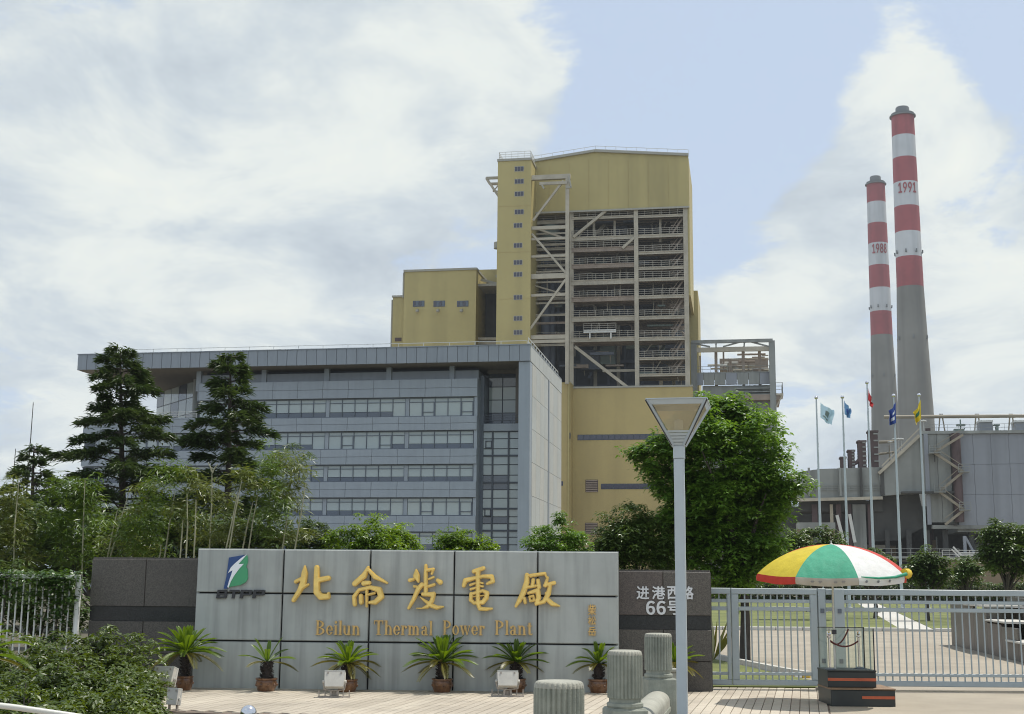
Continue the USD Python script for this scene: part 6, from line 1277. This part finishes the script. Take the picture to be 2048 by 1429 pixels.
# hedge line at the far side of the lawns
rng = np.random.default_rng(51); ax = []
xa_, xb_ = AT(1420, 1180, 122)[0], AT(2080, 1180, 122)[0]
t = thing("clipped_hedge", "low dark clipped hedge along the far edge of the lawns", "hedge", (xa_, 122, 0.1)); n = 3000
C = np.column_stack([rng.uniform(0, xb_ - xa_, n), rng.uniform(0, 1.2, n), rng.uniform(.1, 1.9, n)]); put("foliage", MB().add(*clump_leaves(rng, C, np.full(n, .3), 14, .2, .12)), M["dark_leaf"], t)
put("branches", box(0, xb_ - xa_, .3, .9, 0, .5), M["bark"], t)

# deodar cedars
def cedar(px, apex, base_px, depth, W, nb, seed, label, z0=1.0, lean=0):
    rng = np.random.default_rng(seed); b = AT(base_px, 1150, depth); base = np.array([b[0], depth, 0.0]); H = float(AT(px, apex, depth)[2]); tx = AT(px, apex, depth)[0] - base[0]
    t = thing("cedar_tree", label, "conifer", base)
    put("trunk", MB().tube([(0, 0, 0), (tx * .3, 0, H * .45), (tx * .9, 0, H * .9), (tx, 0, H)], [.17, .12, .04, .015], 10), M["bark"], t, smooth=50)
    V, Lb = MB(), MB()
    for i in range(nb):
        u = (i + .5) / nb; z = z0 + (H - z0) * (1 - (1 - u) ** 1.0); fr = (H - z) / (H - z0)
        L = (W * fr ** .62 * rng.choice([.35, .6, .85, 1.0]) + .25); a = i * 2.39996 + rng.uniform(-.5, .5)
        r_ = rng.uniform(-.05, .35); n = 9; s = np.linspace(0, 1, n); c0 = np.array([tx * z / H, 0, z])
        ax_ = c0 + np.column_stack([math.cos(a) * L * s, math.sin(a) * L * s, L * (r_ + .12) * s - L * .26 * s ** 2.2]); Lb.tube(ax_, np.linspace(.035, .006, n), 5, cap=False)
        m_ = int(220 * L) + 60; q = rng.uniform(.18, 1.03, m_) ** .7; P = np.column_stack([np.interp(q, s, ax_[:, k]) for k in range(3)]); side = np.array([-math.sin(a), math.cos(a), 0]); out = np.array([math.cos(a), math.sin(a), 0])
        off_ = rng.normal(0, 1, m_) * (.22 * L * (1 - q * .75) * .5 + .07); P = P + side * off_[:, None] + np.column_stack([np.zeros(m_), np.zeros(m_), rng.normal(0, .07, m_) - np.abs(off_) * .1])
        T = out * .7 + side * np.sign(off_)[:, None] * rng.uniform(.2, 1, m_)[:, None] + unit(rng, m_) * .5 + np.array([0, 0, .12]); N = unit(rng, m_) * .5 + np.array([0, 0, 1.0])
        V.add(*leaf_mesh(P, T, N, rng.uniform(.16, .34, m_), rng.uniform(.035, .075, m_), .22))
    put("limbs", Lb, M["bark"], t, smooth=50); put("crown", V, M["needle"], t)
cedar(241, 700, 246, 45, 3.1, 76, 61, "taller dark cedar left, its tip bent over above the roof edge", 1.5)
cedar(462, 712, 452, 44, 2.5, 72, 62, "second dark cedar, right of the tallest, in front of the office windows", 1.5)
cedar(68, 893, 62, 47, 2.0, 36, 63, "small cedar at the left edge beside the radio masts", 1.0)

# slender bamboo-like trees with bare canes behind the walls
def bamboo(px, depth, canes, lobes, m, seed, label, per=60, L=.15):
    rng = np.random.default_rng(seed); b = AT(px, 1150, depth); base = np.array([b[0], depth, 0.0]); t = thing("slender_tree", label, "tree", base)
    C, R = lobes_to_clumps(rng, lobes, depth, base, per, .17, .3)
    put("foliage", MB().add(*clump_leaves(rng, C, R, 22, L, .026, .9, .1, True)), M[m], t)
    for (x0, y0, x1, y1) in canes:
        p, q = AT(x0, y0, depth - .3) - base, AT(x1, y1, depth - .3) - base; d = (p - q); p2 = p + d * (p[2] / max(1e-3, q[2] - p[2])) if y0 > 1050 else p - d * .05; p2[2] = 0 if y0 > 1050 else p2[2]
        put("cane", MB().tube([p2, p + (q - p) * .5 + (rng.normal(0, .02), 0, 0), q], [.017, .014, .007], 6), M["cane"], t, smooth=50)
SL = [(20, 24.5, [(30, 1140, 38, 960)], [(15, 985, 45), (30, 1040, 55), (10, 1090, 50), (40, 1110, 45)], "bamboo_leaf", "yellowish slender tree cut by the left picture edge"),
      (120, 25, [(165, 1130, 170, 960)], [(135, 975, 40), (165, 985, 45), (120, 1020, 55), (155, 1060, 55), (110, 1090, 55), (160, 1110, 40)], "bamboo_leaf_g", "fresh green slender tree behind the vine-covered fence"),
      (235, 27, [(222, 1115, 258, 985), (215, 1120, 235, 1020)], [(285, 985, 32), (262, 1050, 36), (225, 1085, 40), (270, 1095, 40)], "bamboo_leaf", "sparse slender tree with leaning pale cane below the tallest cedar"),
      (320, 25.5, [(330, 1115, 350, 985), (313, 1125, 322, 1090)], [(340, 960, 40), (310, 985, 36), (290, 1040, 46), (255, 1095, 45), (300, 1100, 45)], "bamboo_leaf_g", "green slender tree left of the sign's upper corner"),
      (372, 25, [(369, 1118, 374, 988), (386, 1118, 392, 1000), (360, 1118, 366, 1040)], [(372, 965, 34), (390, 1000, 26), (355, 1020, 26), (380, 1060, 34)], "bamboo_leaf", "slender tree with straight bright canes at the sign's left corner"),
      (420, 27, [(417, 1095, 424, 935), (424, 945, 416, 925), (424, 948, 436, 928)], [(415, 985, 30), (440, 1000, 28), (430, 1055, 34)], "bamboo_leaf", "slender tree with bare forked top over the emblem"),
      (470, 25, [(452, 1092, 475, 985), (462, 1092, 484, 960)], [(480, 955, 34), (500, 985, 30), (470, 1050, 34), (450, 1070, 30)], "bamboo_leaf", "slender leaning tree just right of the emblem"),
      (520, 25.5, [(488, 1094, 506, 1005), (500, 1094, 516, 990)], [(535, 925, 40), (520, 970, 36), (545, 990, 34), (530, 1055, 40)], "bamboo_leaf_g", "slender tree with two parallel canes above the sign's second panel"),
      (575, 26, [(566, 1095, 582, 990), (590, 1092, 612, 965)], [(570, 935, 36), (595, 960, 30), (585, 1000, 36), (575, 1060, 34), (600, 1075, 28)], "bamboo_leaf", "rightmost slender tree before the office windows"),
      (560, 31, [], [(570, 920, 34), (600, 930, 24), (545, 935, 26), (560, 985, 40)], "dark_leaf", "dark leafy slender tree rising behind the bamboo")]
for i, (px, D, cn, lb, mm, lab) in enumerate(SL): bamboo(px, D, cn, lb, mm, 70 + i, lab)
leafy("backing_tree", "dark bushy tree filling the gap behind the left slender trees", "tree", 200, 33, [(60, 1060, 60), (150, 1080, 60), (225, 1075, 60), (300, 1075, 60), (380, 1080, 60), (460, 1080, 60), (540, 1080, 56), (20, 1110, 60), (120, 1115, 50)], 60, .25, 30, .16, .07, M["dark_leaf"], 90, trunk_r=.1)

leafy("undergrowth_bush", "dense dark bush filling the ground behind the white fence", "bush", 80, 23.2, [(-10, 1165, 46), (40, 1180, 50), (95, 1185, 50), (145, 1180, 44), (20, 1225, 48), (80, 1225, 48), (135, 1228, 44)], 90, .16, 30, .09, .045, M["dark_leaf"], 93, trunk_r=.05)
# white fence overgrown with creeper on the left
WD = SW.o + SW.d * .35; f0, f1 = AT(-60, 1146, 21.2), AT(163, 1153, 21.2); t = thing("white_fence", "white barred fence overgrown with creeper left of the dark granite wall", "fence", (f0[0], f0[1], 0)); W = float(f1[0] - f0[0]); zt_ = float((f0[2] + f1[2]) / 2)
put("top_rail", MB().cbox(0, W, -.025, .025, zt_ - .06, zt_, .006), M["fence_white"], t); put("bottom_rail", MB().cbox(0, W, -.02, .02, .12, .17, .005), M["fence_white"], t); put("post", MB().cbox(W - .06, W, -.034, .034, 0, zt_ + .002, .006), M["fence_white"], t)
nbar = 17
for i in range(nbar): x = W * (i + .3) / nbar; put("bar", MB().tube([(x, 0, .17), (x, 0, zt_ - .06)], .013, 7, cap=False), M["fence_white"], t, smooth=50)
rng = np.random.default_rng(81); n = 260; u = rng.uniform(0, 1, n); C = np.column_stack([W * u, rng.normal(-.02, .07, n), zt_ + .03 - np.abs(rng.normal(0, .28, n)) * (.5 + .9 * meshkit.noise(np.column_stack([u * 7, u * 0, u * 0]), 5))]); C = C[C[:, 2] > .2]
extra = np.column_stack([rng.normal(W * .80, .13, 90), rng.normal(0, .06, 90), rng.uniform(.25, zt_ + .08, 90)]); C = np.vstack([C, extra])
v = thing("climbing_creeper", "green creeper spilling over the white fence's top rail", "creeper", (f0[0], f0[1], 0)); put("foliage", MB().add(*clump_leaves(rng, C, rng.uniform(.05, .11, len(C)), 12, .065, .045)), M["vine_leaf"], v)
put("stems", MB().tube([(W * .78, 0, 0), (W * .8, .03, zt_ * .5), (W * .77, 0, zt_)], .012, 5).tube([(W * .3, .02, 0), (W * .34, 0, zt_)], .01, 5), M["bark"], v)

# clipped shrub bed in the left foreground
rng = np.random.default_rng(91); C, R = [], []
for px, py, D, rx, rz, n in ((-60, 1330, 17.5, 1.0, .62, 120), (60, 1335, 18.0, 1.0, .60, 190), (150, 1330, 18.8, .9, .66, 190), (235, 1335, 19.2, .75, .62, 150), (246, 1350, 18.6, .34, .48, 80), (30, 1385, 15.4, .8, .42, 150), (120, 1395, 15.6, .8, .42, 150), (205, 1400, 16.2, .66, .42, 130), (258, 1410, 16.8, .36, .42, 80), (70, 1440, 13.6, .8, .36, 110), (180, 1440, 14.4, .7, .36, 110), (245, 1435, 15.2, .42, .34, 80), (292, 1430, 16.0, .2, .30, 40), (-40, 1410, 14.6, .7, .42, 90)):
    c = AT(px, py, D); u = unit(rng, n); u[:, 2] = np.abs(u[:, 2]); q = rng.uniform(.6, 1.05, n) * (.85 + .3 * meshkit.noise(u * 3 + px, 2)); P = np.array([c[0], D, 0]) + u * q[:, None] * np.array([rx, rx * .9, rz * 1.5]); C.append(P); R.append(rng.uniform(.07, .13, n))
C, R = np.vstack(C), np.concatenate(R)
t = thing("shrub_bed", "dense mass of low olive green shrubs in the left foreground", "shrubs", kind="stuff"); put("foliage", MB().add(*clump_leaves(rng, C, R, 34, .07, .034)), M["shrub_leaf"], t, kind="stuff")
n = 900; Cs = np.column_stack([rng.uniform(-9, -5.2, n), rng.uniform(13, 19.5, n), rng.uniform(0, .35, n)]); tw = MB()
for c in Cs[:260]: tw.beam((c[0], c[1], .0), (c[0] + rng.normal(0, .12), c[1] + rng.normal(0, .12), c[2] + .25), .012)
put("twigs", tw, M["bark"], t)
struct("planting_bed", sheet(Polygon([(-14, 12.5), (-4.35, 13.0), (-4.9, 17.2), (-5.25, 19.4), (-14, 20.5)]), 0.034, .03), M["soil"])
# drooping fronds of a cycad cut by the left edge
p = AT(-45, 1290, 17.0); t = thing("cycad_plant", "cycad whose drooping fronds reach in from the left edge over the shrubs", "palm", (p[0], p[1], 0)); rng = np.random.default_rng(95)
put("trunk", MB().lathe([(.10, 0), (.12, .5), (.05, .72)], 14), M["palm_trunk"], t, smooth=40)
for j in range(18):
    f = frond_mesh(rng, j * 2.4, math.radians(70 - 4.2 * j), rng.uniform(.65, .85), .4).get(); f.vertices += (0, 0, .68); put("frond", f, M["frond_y" if j > 14 else "frond"], t)
# yucca-like spikes with pale leaves by the gate's fixed panel
c = G(1436, 1330); t = thing("spiky_plant", "spiky striped plant behind the fixed fence panel by the granite wall", "plant", (c[0] - .1, c[1], 0.07)); rng = np.random.default_rng(97)
for j in range(16):
    a = rng.uniform(0, 6.28); d = np.array([math.cos(a) * .35 + .12, math.sin(a) * .3, rng.uniform(.6, 1.1)]); n_ = np.cross(d, (0.3, 1, .1)); V, Fc = leaf_mesh(np.array([[0, 0, 0.02]]), d[None], np.array([[.1, -1, .3]]), np.array([rng.uniform(.7, 1.1)]), np.array([.07])); put("blade", MB().add(V, Fc), M["frond_y" if j % 3 else "cane"], t)

# ------------------------------------------------------------------ hazy air
hz = usdkit.material(stage, "/World/Looks/haze_air", {"v": ("principled_volume", {"color": (0.86, 0.91, 0.95), "density": HAZE, "anisotropy": 0.2})}, [], volume="v.volume")
h = put("haze", box(-1600, 1600, -200, 2400, -1.0, 300.0), hz); cd(h, "pale summer haze over the whole place", "haze", kind="stuff")
